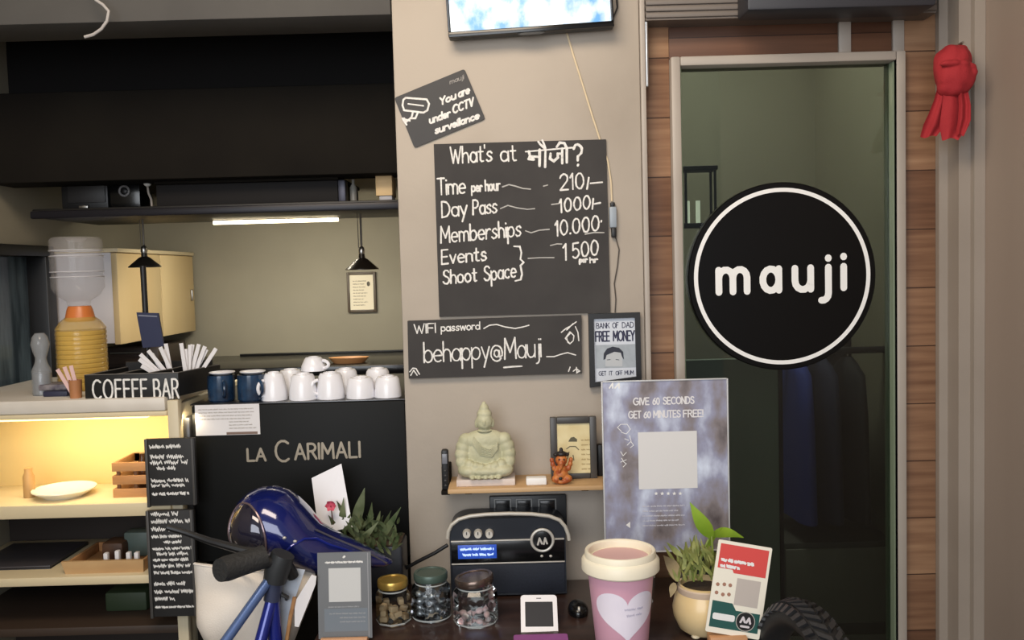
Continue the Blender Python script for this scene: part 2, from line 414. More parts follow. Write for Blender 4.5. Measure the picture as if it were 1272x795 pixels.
# kitchen shell
m = MB(); m.box(-1.42, PL, 3.25, 3.34, 0, 2.95); struct('wall_back', m, KWALL)
WX = -1.34
m = MB()
wy0, wy1 = 2.2, 2.59; wz0, wz1 = 1.02, W(66, 306, 2.59).z
m.box(WX - .08, WX, -.3, wy0, 0, 2.95); m.box(WX - .08, WX, wy1, 3.25, 0, 2.95)
m.box(WX - .08, WX, wy0, wy1, 0, wz0); m.box(WX - .08, WX, wy0, wy1, wz1, 2.95); struct('wall_left', m, KWALL)
wn = thing('window_1', None, None, (WX, (wy0 + wy1) / 2, wz0), kind='structure')
m = MB()
for (a, b, c, d) in ((wy0, wy1, wz0, wz0 + .04), (wy0, wy1, wz1 - .03, wz1), (wy0, wy0 + .035, wz0 + .04, wz1 - .03), (wy1 - .05, wy1, wz0 + .04, wz1 - .03)):
    m.box(WX - .07, WX + .012, a, b, c, d, .003)
part('window_frame', m, BLACKP, wn)
m = MB(); m.box(WX - .05, WX - .044, wy0 + .035, wy1 - .05, wz0 + .04, wz1 - .03)
part('window_pane', m, mat('dim_window_glass', (84, 98, 108), .12, c2=(44, 54, 62), scale=6, stretch=(1, 4, .6)), wn)
# beam over the bar opening
m = MB(); zb = W(260, 29, 2.03).z
m.box(-1.34, PL - .002, 2.0, 2.14, zb, 2.95, .003); struct('trim_3', m, GREYB)
# black boarding behind the beam, two steps
m = MB(); z0 = W(260, 111, 2.4).z
m.box(-1.34, PL - .001, 2.42, 2.46, z0 - .05, 2.95); struct('trim_4', m, mat('black_boarding_shaded', (15, 13, 13), .8, spec=.2))  # darker copy of the boarding black paints the shade under the beam
m = MB(); zf0, zf1 = W(260, 221, 2.3).z, W(260, 109, 2.3).z
m.box(-1.34, PL - .012, 2.3, 2.419, zf0, zf1, .004); struct('trim_5', m, BLACKM)

# ================================================================ door side
DY = 2.05
fx0, fx1 = W(835, 300, DY).x, W(1121, 300, DY).x
fz1 = W(978, 69, DY).z
cx1 = W(1162.5, 300, DY).x
ztop = W(980, 22, DY).z
m = MB()
m.box(PR + .0125, fx0, DY, DY + .08, 0, ztop - .0, .002); m.box(fx1, cx1, DY, DY + .08, 0, ztop, .002)
struct('wall_front', m, CLAD)
m = MB(); m.box(fx0, fx1, DY + .003, DY + .08, fz1, ztop, .002); struct('trim_6', m, CLAD_DARK)
m = MB()
for p0, p1 in ((1041, 1056), (1108, 1122)):
    a, b = W(p0, 42, DY).x, W(p1, 42, DY).x; m.box(a, b, DY - .006, DY + .003, fz1, ztop, .001)
struct('trim_7', m, FRAMEM)
dr = thing('door_1', None, None, ((fx0 + fx1) / 2, DY, 0), kind='structure')
fw = 11.5 * DY / F
m = MB()
m.box(fx0, fx0 + fw, DY - .022, DY + .05, 0, fz1, .004); m.box(fx1 - fw, fx1, DY - .022, DY + .05, 0, fz1, .004)
m.box(fx0 + fw, fx1 - fw, DY - .022, DY + .05, fz1 - fw, fz1, .004); m.box(fx0 + fw, fx1 - fw, DY - .022, DY + .05, 0, .12, .004)
part('door_frame', m, FRAMEM, dr)
m = MB(); gi = .004
m.box(fx0 + fw, fx0 + fw + gi, DY - .01, DY + .04, .12, fz1 - fw, .001); m.box(fx1 - fw - gi, fx1 - fw, DY - .01, DY + .04, .12, fz1 - fw, .001)
part('glazing_bead', m, mat('green_edge_bead', (120, 132, 110), .3), dr)
m = MB(); m.box(fx0 + fw + gi, fx1 - fw - gi, DY + .012, DY + .018, .12, fz1 - fw)
part('glass_pane', m, GLASSD, dr)
# header above the door: grey slatted shutter casing and a dark box
m = MB()
a, b, c, d = rect(802, -60, 1166, 19, 1.98)
for k in range(9):
    zz = c + .004 + k * .014; m.box(a, b, 1.985, 2.06, zz, zz + .0125, .003)
m.box(a, b, 1.99, 2.3, c, d + .4)
struct('trim_8', m, mat('grey_shutter_casing', (96, 87, 80), .5, c2=(106, 97, 90), scale=5))
m = MB(); a, b, c, d = rect(925, -60, 1158, 13, 1.92)
ab = thing('air_curtain', 'dark grey long box mounted above the glass door', 'air curtain', ((a + b) / 2, 1.95, c))
m.box(a, b, 1.9, 1.985, c, d, .006); part('housing', m, mat('charcoal_box', (48, 48, 54), .5), ab)
m = MB()
for k in range(5): m.box(a + .02, b - .02, 1.898, 1.9, c + .035 + k * .012, c + .041 + k * .012)
part('grille', m, BLACKP, ab)
m = MB(); a, b = W(906, 24, 2.045).x, W(1040, 22, 2.045).x; zq = W(970, 25.5, 2.04).z
m.box(a, b, 2.038, 2.0495, zq - .003, zq + .003, .001); struct('gap_light_strip', m, WHITE)  # white strip put in to paint the gap light above the cladding
# stepped jamb and wall at the right
JX = cx1
m = MB()
plan = [(JX, 2.13), (JX, 2.035), (JX + .02, 2.035), (JX + .02, 1.985), (JX + .046, 1.985), (JX + .046, 1.968), (JX + .07, 1.968), (JX + .07, 2.13)]
m.prism(plan, (Vector((0, 0, 0)), Vector((1, 0, 0)), Vector((0, 1, 0))), 0, 2.95); struct('trim_9', m, TAUPE, smooth=0)
m = MB(); m.box(JX + .0705, JX + .2, -.3, 2.13, 0, 2.95, .003); struct('wall_right', m, TAUPED)
# room behind the glass
BX0, BX1 = PR + .002, JX + .07
GREEN = mat('green_grey_wall', (134, 132, 116), .75, c2=(142, 140, 124), scale=2)
m = MB(); m.box(BX0 - .1, BX1 + .3, 3.75, 3.82, 0, 2.95); m.box(BX0 - .1, BX0 - .002, 3.345, 3.75, 0, 2.95); struct('wall_rear', m, GREEN)
m = MB(); m.box(BX1 + .24, BX1 + .3, 2.13, 3.75, 0, 2.95); struct('wall_side', m, GREEN)
# ================================================================ kitchen: hanging shelf and what is on it
zsh = W(260, 254, 2.32).z           # shelf top
xs0 = W(40, 268, 2.32).x
t = thing('hanging_shelf', 'long black hanging shelf across the bar opening under the black boarding', 'shelf', ((xs0 + PL) / 2, 2.55, zsh - .03))
m = MB(); m.box(xs0, PL - .004, 2.32, 2.69, zsh - .022, zsh, .003); part('shelf_board', m, mat('black_brown_laminate', (15, 13, 12), .5), t)
m = MB(); m.box(xs0, PL - .004, 2.308, 2.32, zsh - .026, zsh - .006, .004); part('front_rail', m, mat('dark_blue_metal_rail', (26, 25, 32), .4, .3), t)
m = MB(); m.box(xs0, xs0 + .02, 2.5, 2.7, zsh + .0005, 2.949); struct('trim_10', m, GREYB)
m = MB(); m.box(PL - .026, PL - .006, 2.5, 2.7, zsh + .0005, 2.949); struct('trim_11', m, GREYB)
def onshelf(p0, p1, top, Y): 
    a, b = W(p0, 245, Y).x, W(p1, 245, Y).x; return a, b, W((p0 + p1) / 2, top, Y).z
a, b, z = onshelf(76, 134, 221, 2.42)
s = thing('amplifier', 'black audio amplifier at the left end of the hanging shelf', 'amplifier', ((a + b) / 2, 2.5, zsh))
m = MB(); m.box(a, b, 2.42, 2.6, zsh + .004, z, .004); part('casing', m, BLACKP, s)
m = MB(); m.box(a + .02, b - .006, 2.416, 2.42, zsh + .022, z - .01, .001); part('front_panel', m, mat('charcoal_panel', (40, 38, 38), .5), s)
for q in (a + .02, b - .02):
    m = MB(); m.cyl((q, 2.45, zsh), (q, 2.45, zsh + .004), .008); part('foot', m, BLACKG, s)
m = MB(); m.box((a + b) / 2 - .012, (a + b) / 2 + .012, 2.409, 2.4155, zsh + .006, zsh + .014, .001); part('switch', m, STEEL, s)
a, b, z = onshelf(136, 174, 223, 2.42)
s = thing('speaker', 'small black speaker with a grey ring beside the amplifier', 'speaker', ((a + b) / 2, 2.5, zsh))
m = MB(); m.box(a, b, 2.42, 2.58, zsh, z, .005); part('cabinet', m, BLACKG, s)
cx, cz = (a + b) / 2, W(149, 237, 2.41).z
m = MB(); m.tube([(cx + .013 * math.cos(q * PI / 10), 2.418, cz + .013 * math.sin(q * PI / 10)) for q in range(20)], .003, 8, closed=True); part('ring', m, mat('grey_ring', (120, 118, 118), .4), s)
m = MB(); m.ball((cx, 2.42, cz), .010, .004, .010, 2); part('cone', m, BLACKP, s)
a, b, z = onshelf(194, 420, 221, 2.36)
s = thing('storage_box', 'long black flat-fronted box filling the middle of the hanging shelf', 'box', ((a + b) / 2, 2.5, zsh))
m = MB(); m.box(a, b, 2.36, 2.68, zsh, z - .012, .003); part('body', m, mat('charcoal_box_front', (30, 28, 28), .7, spec=.2), s)
m = MB(); m.box(a - .003, b + .003, 2.355, 2.69, z - .0115, z, .003); part('lid', m, BLACKM, s)
m = MB(); m.box(b + .001, b + .02, 2.358, 2.4, zsh, z - .012, .002); part('end_bracket', m, mat('blue_grey_bracket', (62, 62, 74), .4, .4), s)
# bulb with a cord beside the box
p = W(183, 227, 2.4)
s = thing('light_bulb', 'small white round bulb on a pale cord left of the long black box', 'bulb', (p.x, 2.4, zsh))
m = MB(); m.ball(p, .0105, sub=3); part('globe', m, mat('opal_glass', (240, 238, 232), .3), s)
m = MB(); m.tube([p + Vector((0, 0, -.008)), p + Vector((.002, 0, -.028)), p + Vector((.009, -.002, -.045)), (p.x + .01, 2.398, zsh + .002)], .003); part('cord', m, mat('pale_cord', (170, 160, 150), .6), s)
a, b, z = onshelf(467, 488, 218, 2.36)
m = MB(); zb0 = W(476, 243, 2.36).z
m.box(a, b - .001, 2.36, 2.44, zb0, z, .002)
s = thing('wooden_block', 'pale wooden block on a grey stand at the right end of the hanging shelf', 'block', ((a + b) / 2, 2.4, zsh))
part('block', m, mat('light_pine', (222, 190, 140), .6, c2=(205, 170, 120), scale=8, stretch=(1, 1, 6)), s)
m = MB(); m.box(a + .008, b - .003, 2.365, 2.435, zsh, zb0 + .001, .002); part('stand', m, mat('pale_grey_stand', (170, 168, 172), .5), s)
a, b, z = onshelf(434, 443, 222, 2.38)
m = MB(); m.lathe([(0, 0), (.009, 0), (.0095, .004), (.0095, .04), (.004, .05), (.004, .062), (0, .063)], ((a + b) / 2, 2.39, zsh), 16)
solo('spray_bottle', m, mat('grey_bottle', (120, 118, 112), .4), 'small grey bottle on the hanging shelf left of the wooden block', 'bottle')
# LED tube
pa, pb = W(265, 273, 2.62), W(420, 271, 2.62)
zt = zsh - .0222
s = thing('strip_light', 'glowing white tube light fixed under the hanging shelf', 'light', ((pa.x + pb.x) / 2, 2.62, zt - .02))
m = MB(); m.box(pa.x, pb.x, 2.612, 2.63, zt - .002, zt, .0005); part('batten', m, WHITE, s)
m = MB(); m.cyl((pa.x, 2.621, zt - .0072), (pb.x, 2.621, zt - .0072), .005, seg=14); part('tube', m, mat('led_tube', (255, 238, 200), .5, emit=6), s)
area('tube_glow', ((pa.x + pb.x) / 2, 2.63, zt - .0135), ((pa.x + pb.x) / 2, 2.95, 1.2), pb.x - pa.x, .006, 5.0, (1.0, .92, .74))
# two conical pendants
def pendant(px, py0, py1, Y, label, shade_col, r):
    p = W(px, py1, Y); q = W(px, py0, Y)
    s = thing('pendant_lamp', label, 'lamp', (p.x, Y, p.z), 'conical pendants under the hanging shelf')
    h = q.z - p.z
    m = MB(); m.lathe([(r, 0), (r, .002), (r * .35, h * .62), (r * .2, h * .7), (r * .16, h), (0, h), ], (p.x, Y, p.z), 32)
    m.lathe([(r - .0015, .0005), (r * .33, h * .6), (0, h * .62)], (p.x, Y, p.z), 32)
    part('lamp_shade', m, shade_col, s)
    m = MB(); m.lathe([(.008, 0), (.0095, .006), (.008, .016), (.003, .022), (0, .022)], (p.x, Y, p.z + h - .003), 16); part('cap', m, STEEL, s)
    m = MB(); m.cyl((p.x, Y, p.z + h + .015), (p.x, Y, zsh - .0222), .0032, seg=8); m.cyl((p.x - .008, Y, p.z + h + .012), (p.x - .0085, Y, zsh - .0222), .0012, seg=6); part('cord', m, mat('grey_cord', (98, 92, 84), .5), s)
pendant(450, 314, 335, 2.5, 'dark conical pendant with a silver cap above the framed certificate', mat('bronze_shade', (46, 40, 34), .25, .6), .047)
pendant(180, 313, 332, 2.5, 'small black conical pendant before the wooden wall cabinet', mat('black_shade', (20, 19, 18), .4), .044)
# framed certificate on the back wall
def frame(name, label, px, Y, fmat, pmat, fw_px, depth=.02, wall=None, cat='picture frame', tilt=0):
    a, b, c, d = rect(*px, Y); k = fw_px * Y / F; yb = wall if wall else Y + depth
    s = thing(name, label, cat, ((a + b) / 2, yb, c))
    m = MB()
    m.box(a, a + k, Y, yb, c, d, .002); m.box(b - k, b, Y, yb, c, d, .002)
    m.box(a + k, b - k, Y, yb, d - k, d, .002); m.box(a + k, b - k, Y, yb, c, c + k, .002)
    part('frame', m, fmat, s)
    m = MB(); m.box(a + k, b - k, Y + .006, yb, c + k, d - k); part('print', m, pmat, s)
    return s, (a + k, b - k, c + k, d - k)
s, (a, b, c, d) = frame('certificate_frame', 'small dark framed certificate on the olive back wall', (431, 338, 467, 388), 3.234, mat('dark_bronze_frame', (78, 66, 52), .5), mat('certificate_paper', (226, 216, 192), .7), 3.2, wall=3.25)
m = MB(); fr = WALL(3.2395); ln = []
for k in range(9): ln += scrawl(a + .012, b - .02 - R.random() * .02, d - .025 - k * .011, .004)
m.ribbon(ln, .0011, fr); part('writing', m, mat('grey_ink', (160, 150, 132), .8), s)
m = MB(); m.flat([(b - .018 + .006 * math.cos(i * PI / 8), d - .034 + .009 * math.sin(i * PI / 8)) for i in range(16)], fr, .0002); part('seal', m, mat('dark_seal', (90, 84, 72), .7), s)
# wall cabinet on the left wall
ca, cb = 2.6, 3.22
z1, z0 = W(150, 308, ca).z, W(150, 428, ca).z
xf = W(147, 360, ca).x
s = thing('wall_cabinet', 'pale wooden kitchen wall cabinet with a white side panel', 'cabinet', (WX, 2.9, z0))
m = MB(); m.box(WX, xf - .019, ca + .004, cb, z0 + .004, z1 - .012, .001); part('carcass', m, mat('lilac_white_panel', (206, 202, 206), .5), s)
ym = ca + (cb - ca) * .52
m = MB(); m.box(xf - .018, xf, ca, ym - .002, z0, z1 - .014, .002); part('door', m, CREAMW, s)
m = MB(); m.box(xf - .018, xf, ym + .002, cb, z0, z1 - .014, .002); dd = part('door', m, CREAMW, s)
m = MB(); m.box(xf, xf + .008, cb - .04, cb - .03, z0 + .11, z0 + .15, .002); part('handle', m, STEEL, dd)
m = MB(); m.box(WX, xf + .006, ca - .004, cb, z1 - .012, z1, .002); part('top_panel', m, mat('pale_edge', (206, 190, 156), .5), s)
# black worktop along the back wall, with a dark appliance and a wooden tray
zb = W(390, 447, 3.0).z
s = thing('back_worktop', 'black worktop with a dark splashback along the olive back wall', 'worktop', (-.8, 3.0, 0))
m = MB(); m.box(WX + .002, PL - .002, 2.78, 3.248, zb - .04, zb, .004); part('worktop', m, BLACKG, s)
m = MB(); m.box(WX + .002, PL - .002, 2.84, 3.248, 0, zb - .04, .002); part('base_unit', m, BLACKM, s)
m = MB(); m.box(-1.0, PL - .004, 3.232, 3.248, zb, zb + .006, .001); part('splash_lip', m, BLACKP, s)
a, b, c, d = rect(128, 431, 186, 462, 2.9)
s = thing('oven', 'dark brown countertop oven under the wall cabinet', 'oven', ((a + b) / 2, 3.0, zb))
m = MB(); m.box(a, b + .03, 2.9, 3.15, zb, W(157, 431, 2.9).z, .006); part('casing', m, mat('dark_brown_casing', (58, 48, 42), .4), s)
m = MB(); m.box(a + .02, b, 2.896, 2.9, zb + .012, W(157, 437, 2.9).z, .002); part('door', m, mat('brown_glass_door', (70, 58, 52), .15), s)
m = MB(); m.cyl((a + .03, 2.888, zb + .05), (b - .01, 2.888, zb + .05), .004); part('handle', m, STEEL, s)
a, b = W(405, 450, 2.82).x, W(455, 450, 2.82).x
m = MB(); m.lathe([(0, 0), (.05, 0), (.066, .018), (.063, .018), (.048, .004), (0, .004)], ((a + b) / 2, 2.87, zb), 28, sx=1.0, sy=.6)
solo('wooden_bowl', m, TANWOOD, 'shallow orange-brown wooden bowl on the black back worktop', 'bowl')

# ================================================================ coffee machine
MY = 2.04
xm0, xm1 = W(241, 600, MY).x, PL - .003
zm = W(370, 499, MY).z
zbar = .86
m = MB(); m.box(W(221, 520, 2.0).x + .006, PL - .003, MY - .0, 2.62, .0, zbar, .004)
solo('bar_counter', m, BLACKM, 'black bar counter carrying the black coffee machine', 'counter', loc=(-.5, 2.3, 0))
s = thing('coffee_machine', 'large black coffee machine with metallic letters on its back panel', 'coffee machine', ((xm0 + xm1) / 2, 2.3, zbar))
m = MB(); m.box(xm0, xm1, MY + .012, 2.58, zbar + .03, zm - .006, .008); part('body', m, BLACKP, s)
m = MB(); m.box(xm0 + .002, xm1 - .002, MY, MY + .0118, zbar + .03, zm - .004, .003); part('back_panel', m, mat('satin_black_panel', (17, 18, 18), .55, spec=.2), s)
m = MB(); m.box(xm0 - .002, xm1, MY + .002, 2.57, zm - .0038, zm, .0015); part('cup_tray', m, mat('dark_steel_tray', (96, 96, 98), .3, .9), s)
m = MB(); m.box(xm0 - .018, xm0 - .002, MY - .004, 2.5, zbar + .03, zm - .03, .004); part('side_strip', m, mat('dark_grey_strip', (66, 66, 68), .35, .4), s)
for q in (xm0 + .04, xm1 - .04):
    for yy in (MY + .05, 2.52):
        m = MB(); m.cyl((q, yy, zbar), (q, yy, zbar + .031), .018); part('foot', m, STEEL, s)
m = MB(); fr = WALL(MY)
L = []
L += wput('LA', 308, 572.5, 330, 571.8, 15, MY); 
L += wput('C', 343, 573, 359, 573, 26, MY)
L += wput('ARIMALI', 367, 570.5, 447, 567.5, 19, MY, gap=.2)
m.ribbon(L, .0055, fr, .0008); part('lettering', m, mat('brushed_gold_letters', (168, 156, 138), .4, .7), s, 'metallic raised lettering')
# notice taped on the machine
a, b, c, d = rect(242.5, 502.5, 322.5, 540.5, MY - .002)
s = thing('notice', 'white printed notice stuck on the top left of the coffee machine', 'notice', ((a + b) / 2, MY, c))
m = MB(); m.box(a, b, MY - .0015, MY - .0002, c, d); part('paper', m, WHITEP, s)
m = MB(); ln = []
for k in range(7): ln += scrawl(a + .008 + (.07 if k > 3 else 0), b - .008 - R.random() * .02, d - .012 - k * .0075, .0028)
m.ribbon(ln, .0007, WALL(MY - .0015), .0004); part('print', m, mat('pale_grey_ink', (176, 170, 166), .8), s)
m = MB(); m.rfl(b - .078, c + .001, b - .006, c + .007, WALL(MY - .0015), .0005); part('stripe', m, mat('brown_ink', (128, 108, 98), .8), s)

# cups on the machine
CUPW = mat('white_ceramic', (236, 236, 242), .25, coat=.3)
CUPB = mat('blue_glaze', (34, 62, 92), .18, c2=(22, 38, 60), scale=30, coat=.4)
def cup(px, Y, z, rb, rt, h, label, handle=None, mt=CUPW, first=None):
    """turned upside down: wide rim at the bottom"""
    p = W(px, 490, Y)
    s = thing('coffee_cup', label, 'cup', (p.x, Y, z), 'white cups stacked upside down on the coffee machine')
    m = MB(); m.lathe([(rb - .003, .001), (rb, 0), (rb, .004), (rb * .97, h * .35), (rt * 1.05, h * .85), (rt * .9, h * .95), (rt * .62, h * .96), (rt * .6, h), (rt * .5, h), (rt * .48, h * .97), (0, h * .965)], (p.x, Y, z), 28)
    part('bowl', m, mt, s)
    if handle is not None:
        pts = []
        for i in range(9):
            q = -PI / 2 + PI * i / 8; r = rb * .9 + math.cos(q) * .016
            pts.append((p.x + r * math.cos(handle), Y + r * math.sin(handle), z + h * .45 + math.sin(q) * h * .27))
        m = MB(); m.tube(pts, .0042, 8); part('handle', m, mt, s)
    return s
cup(341, 2.09, zm, .031, .022, .066, 'white cup upside down, next to the blue mugs', -2.3)
cup(377, 2.085, zm, .0335, .026, .062, 'white cup upside down below the cup perched on top', 1.2)
cup(411, 2.09, zm, .033, .026, .062, 'white cup upside down, third from the blue mugs', 3.6)
cup(448, 2.085, zm, .0335, .028, .05, 'low white cup upside down, second from the pillar', 1.0)
cup(482, 2.09, zm, .032, .026, .05, 'low white cup upside down right beside the pillar', 2.4)
cup(391, 2.13, zm + .0622, .03, .02, .034, 'white cup perched on top of the other white cups', -.4)
cup(362, 2.17, zm, .033, .026, .064, 'white cup in the rear row behind the first two white cups', 2)
cup(430, 2.17, zm, .033, .026, .062, 'white cup in the rear row behind the third and fourth cups', 2)
cup(470, 2.18, zm, .034, .026, .06, 'white cup in the rear row nearest the pillar', 2)
m = None
def mug(px, Y, label, ph):
    p = W(px, 480, Y)
    s = thing('mug', label, 'mug', (p.x, Y, zm), 'blue mugs on the coffee machine')
    h, r = .062, .031
    m = MB(); m.lathe([(0, 0), (r * .9, 0), (r, .004), (r * 1.03, h * .5), (r, h), (r - .003, h), (r - .003, .005), (0, .005)], (p.x, Y, zm), 30); part('body', m, CUPB, s)
    pts = [(p.x + (r + .001 + .014 * math.cos(q)) * math.cos(ph), Y + (r + .001 + .014 * math.cos(q)) * math.sin(ph), zm + h * .5 + .018 * math.sin(q)) for q in [(-PI / 2 + PI * i / 8) for i in range(9)]]
    m = MB(); m.tube(pts, .004, 8); part('handle', m, CUPB, s)
    return p.x
bx = mug(275, 2.09, 'dark blue glazed mug on the left, beside the coffee bar tray', -1.1)
cx = mug(312, 2.085, 'dark blue glazed mug on the right, beside the white cups', -.7)
for q, lb in ((bx + .004, 'white saucer lying on the left blue mug'), (cx + .004, 'white saucer lying on the right blue mug')):
    m = MB(); m.lathe([(0, 0), (.02, 0), (.03, .006), (.0295, .0075), (.019, .002), (0, .002)], (q, 2.088, zm + .0622), 28)
    solo('saucer', m, CUPW, lb, 'saucer', 'saucers on the blue mugs')

# ================================================================ open shelf unit on the left
UY = 2.0
ux0, ux1 = -1.338, W(221, 520, UY).x
uz = W(128, 495.5, UY).z; uzb = W(128, 519, UY).z
s2 = W(110, 626, UY).z; s2b = W(110, 643, UY).z
s3 = W(110, 716, UY).z; s3b = W(110, 727, UY).z
s4 = W(110, 781, UY).z
s = thing('shelf_unit', 'cream open shelving unit with a white top under the coffee bar tray', 'shelving', ((ux0 + ux1) / 2, 2.2, 0))
m = MB(); m.box(ux0, ux1 - .028, UY, 2.5, uzb + .012, uz, .004); part('worktop', m, mat('off_white_worktop', (222, 216, 206), .4, c2=(206, 198, 186), scale=6), s)
m = MB(); m.box(ux0, ux1 - .026, UY + .003, 2.5, uzb, uzb + .0118, .002); part('worktop_edge', m, SHELFW, s)
m = MB(); m.box(ux1 - .0255, ux1, UY + .004, UY + .03, 0, uz - .008, .003); m.box(ux1 - .02, ux1 - .004, UY + .03, 2.5, 0, uz - .02, .002); part('side_panel', m, mat('pale_post', (206, 194, 166), .5), s)
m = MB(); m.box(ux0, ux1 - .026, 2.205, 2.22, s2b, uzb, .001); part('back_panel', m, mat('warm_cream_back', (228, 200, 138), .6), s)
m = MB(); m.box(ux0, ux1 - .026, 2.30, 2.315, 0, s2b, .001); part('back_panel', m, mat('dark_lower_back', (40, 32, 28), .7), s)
m = MB(); m.box(ux0, ux1 - .026, UY, 2.204, s2b, s2, .003); part('shelf', m, SHELFW, s)
m = MB(); m.box(ux0, ux1 - .026, UY, 2.299, s3b, s3, .003); part('shelf', m, SHELFW, s)
m = MB(); m.box(ux0, ux1 - .026, UY + .01, 2.299, s4 - .02, s4, .003); part('shelf', m, mat('dark_wood_shelf', (58, 44, 34), .6), s)
t = thing('shelf_strip_light', 'warm light strip under the front edge of the white worktop', 'light', (-.95, UY + .02, uzb - .006))
m = MB(); m.box(ux0 + .02, W(180, 519, UY).x, UY + .012, UY + .026, uzb - .005, uzb, .001); part('diffuser', m, mat('warm_strip', (255, 226, 150), .5, emit=2.5), t)
area('shelf_glow', (-.98, UY + .03, uzb - .008), (-.98, 2.19, s2 + .02), .48, .012, .95, (1.0, .82, .5))
# plate, crate, jar on the lit shelf
p = W(82, 620, 2.09)
m = MB(); m.lathe([(0, 0), (.045, 0), (.05, .004), (.071, .017), (.0705, .0195), (.05, .008), (0, .007)], (p.x, 2.085, s2), 40)
solo('plate', m, mat('white_plate', (238, 236, 222), .25), 'white plate on the lit cream shelf', 'plate')
a, b = W(142, 600, 2.06).x, W(192, 600, 2.06).x; ztp = W(165, 573, 2.06).z
s = thing('wooden_crate', 'small slatted wooden crate on the lit cream shelf', 'crate', ((a + b) / 2, 2.1, s2))
hh = (ztp - s2)
for k in range(3):
    zz = s2 + k * hh / 2.7
    m = MB()
    for yy in (2.05, 2.165): m.box(a, b, yy, yy + .006, zz, zz + hh * .25, .001)
    for xx in (a, b - .006): m.box(xx, xx + .006, 2.056, 2.165, zz, zz + hh * .25, .001)
    part('slat', m, TANWOOD, s)
m = MB()
for xx in (a + .007, (a + b) / 2, b - .013): m.box(xx, xx + .008, 2.057, 2.063, s2, ztp, .001)
m.box(a + .007, b - .007, 2.06, 2.164, s2 + .001, s2 + .005); part('corner_post', m, mat('dark_crate_post', (120, 82, 52), .6), s)
p = W(171, 562, 2.1)
m = MB(); m.lathe([(0, 0), (.011, 0), (.012, .01), (.012, .06), (.006, .075), (.006, .086), (0, .087)], (p.x + .006, 2.11, s2 + .0055), 18)
solo('brown_bottle', m, mat('dark_brown_glass', (48, 28, 18), .15), 'small dark brown bottle standing inside the wooden crate', 'bottle')
p = W(36, 600, 2.08)
m = MB(); m.lathe([(0, 0), (.012, 0), (.013, .004), (.013, .05), (.009, .06), (.009, .07), (0, .07)], (p.x, 2.08, s2), 20)
solo('pepper_mill', m, mat('tan_mill', (176, 140, 92), .5), 'small tan mill at the far left of the lit cream shelf', 'mill')
# tray and odds and ends on the next shelf
a, b = W(80, 700, 2.03).x, W(180, 700, 2.03).x; ztr = W(130, 695, 2.03).z
s = thing('wooden_tray', 'pale wooden tray box on the lower cream shelf', 'tray', ((a + b) / 2, 2.1, s3))
m = MB(); o = (Vector((0, 2.02, 0)), Vector((1, 0, 0)), Vector((0, 0, 1)))
m.prism([(a + .006, s3), (b, s3), (b + .001, ztr), (a - .003, ztr)], o, -.008, 0); part('front_board', m, mat('kraft_wood', (196, 160, 112), .6, c2=(180, 142, 96), scale=7, stretch=(1, 1, 4)), s)
m = MB(); m.box(a + .006, a + .013, 2.0285, 2.18, s3, ztr - .002, .001); m.box(b - .007, b, 2.0285, 2.18, s3, ztr - .002, .001); m.box(a + .0135, b - .0075, 2.173, 2.18, s3, ztr - .002, .001); m.box(a + .0135, b - .0075, 2.0285, 2.1725, s3, s3 + .005); part('box_body', m, TANWOOD, s)
a2, b2 = W(156, 670, 2.13).x, W(186, 670, 2.13).x
m = MB(); m.box(a2, b2, 2.12, 2.165, s3 + .0055, W(170, 660, 2.13).z, .004)
solo('tea_tin', m, mat('grey_green_tin', (84, 98, 92), .5), 'grey-green tin in the wooden tray', 'tin')
a2, b2 = W(127, 670, 2.1).x, W(154, 670, 2.1).x
m = MB(); m.box(a2, b2, 2.09, 2.15, s3 + .0055, W(140, 673, 2.1).z, .008)
solo('brown_pouch', m, mat('brown_pouch', (96, 66, 44), .6, c2=(60, 38, 26), scale=20), 'brown packet in the wooden tray beside the tin', 'packet')
for k, (px, py) in enumerate(((133, 689), (147, 686), (161, 688), (171, 688))):
    p = W(px, py, 2.055)
    m = MB(); m.box(p.x - .005, p.x + .005, 2.045, 2.058, s3 + .0055, p.z + .006, .002)
    solo('sachet', m, WHITEP, 'small white sachet standing in the wooden tray', 'sachet', 'sachets in the wooden tray')
a2, b2 = W(30, 690, 2.12).x, W(78, 690, 2.12).x
s = thing('laptop', 'closed dark grey laptop lying on a brown box on the lower cream shelf', 'laptop', ((a2 + b2) / 2, 2.14, s3))
zz = W(60, 703, 2.1).z
M4 = Matrix.Translation((0, 0, 0))
m = MB(); m.box(a2 - .1, b2, 2.06, 2.25, zz + .001, zz + .008, .002); part('base', m, mat('graphite', (44, 44, 48), .4), s)
m = MB(); m.box(a2 - .1, b2, 2.06, 2.25, zz + .0085, zz + .014, .002); part('lid', m, mat('graphite_lid', (60, 58, 62), .4), s)
m = MB(); m.box(a2 - .09, b2 - .006, 2.07, 2.24, s3, zz + .0005, .003)
solo('brown_box', m, mat('dark_carton', (72, 48, 34), .7), 'flat dark brown box under the laptop', 'box')
a2, b2 = W(130, 745, 2.1).x, W(182, 745, 2.1).x
m = MB(); m.box(a2, b2, 2.1, 2.24, s4, W(150, 736, 2.1).z, .006)
solo('green_box', m, mat('dark_green_box', (44, 58, 36), .6), 'dark green box in the shadow of the bottom shelf', 'box')

# things on the white worktop
def lat(name, prof, px, Y, z, mt, label, cat, seg=28, **k):
    p = W(px, 480, Y); m = MB(); m.lathe(prof, (p.x, Y, z), seg, **k); return solo(name, m, mt, label, cat)
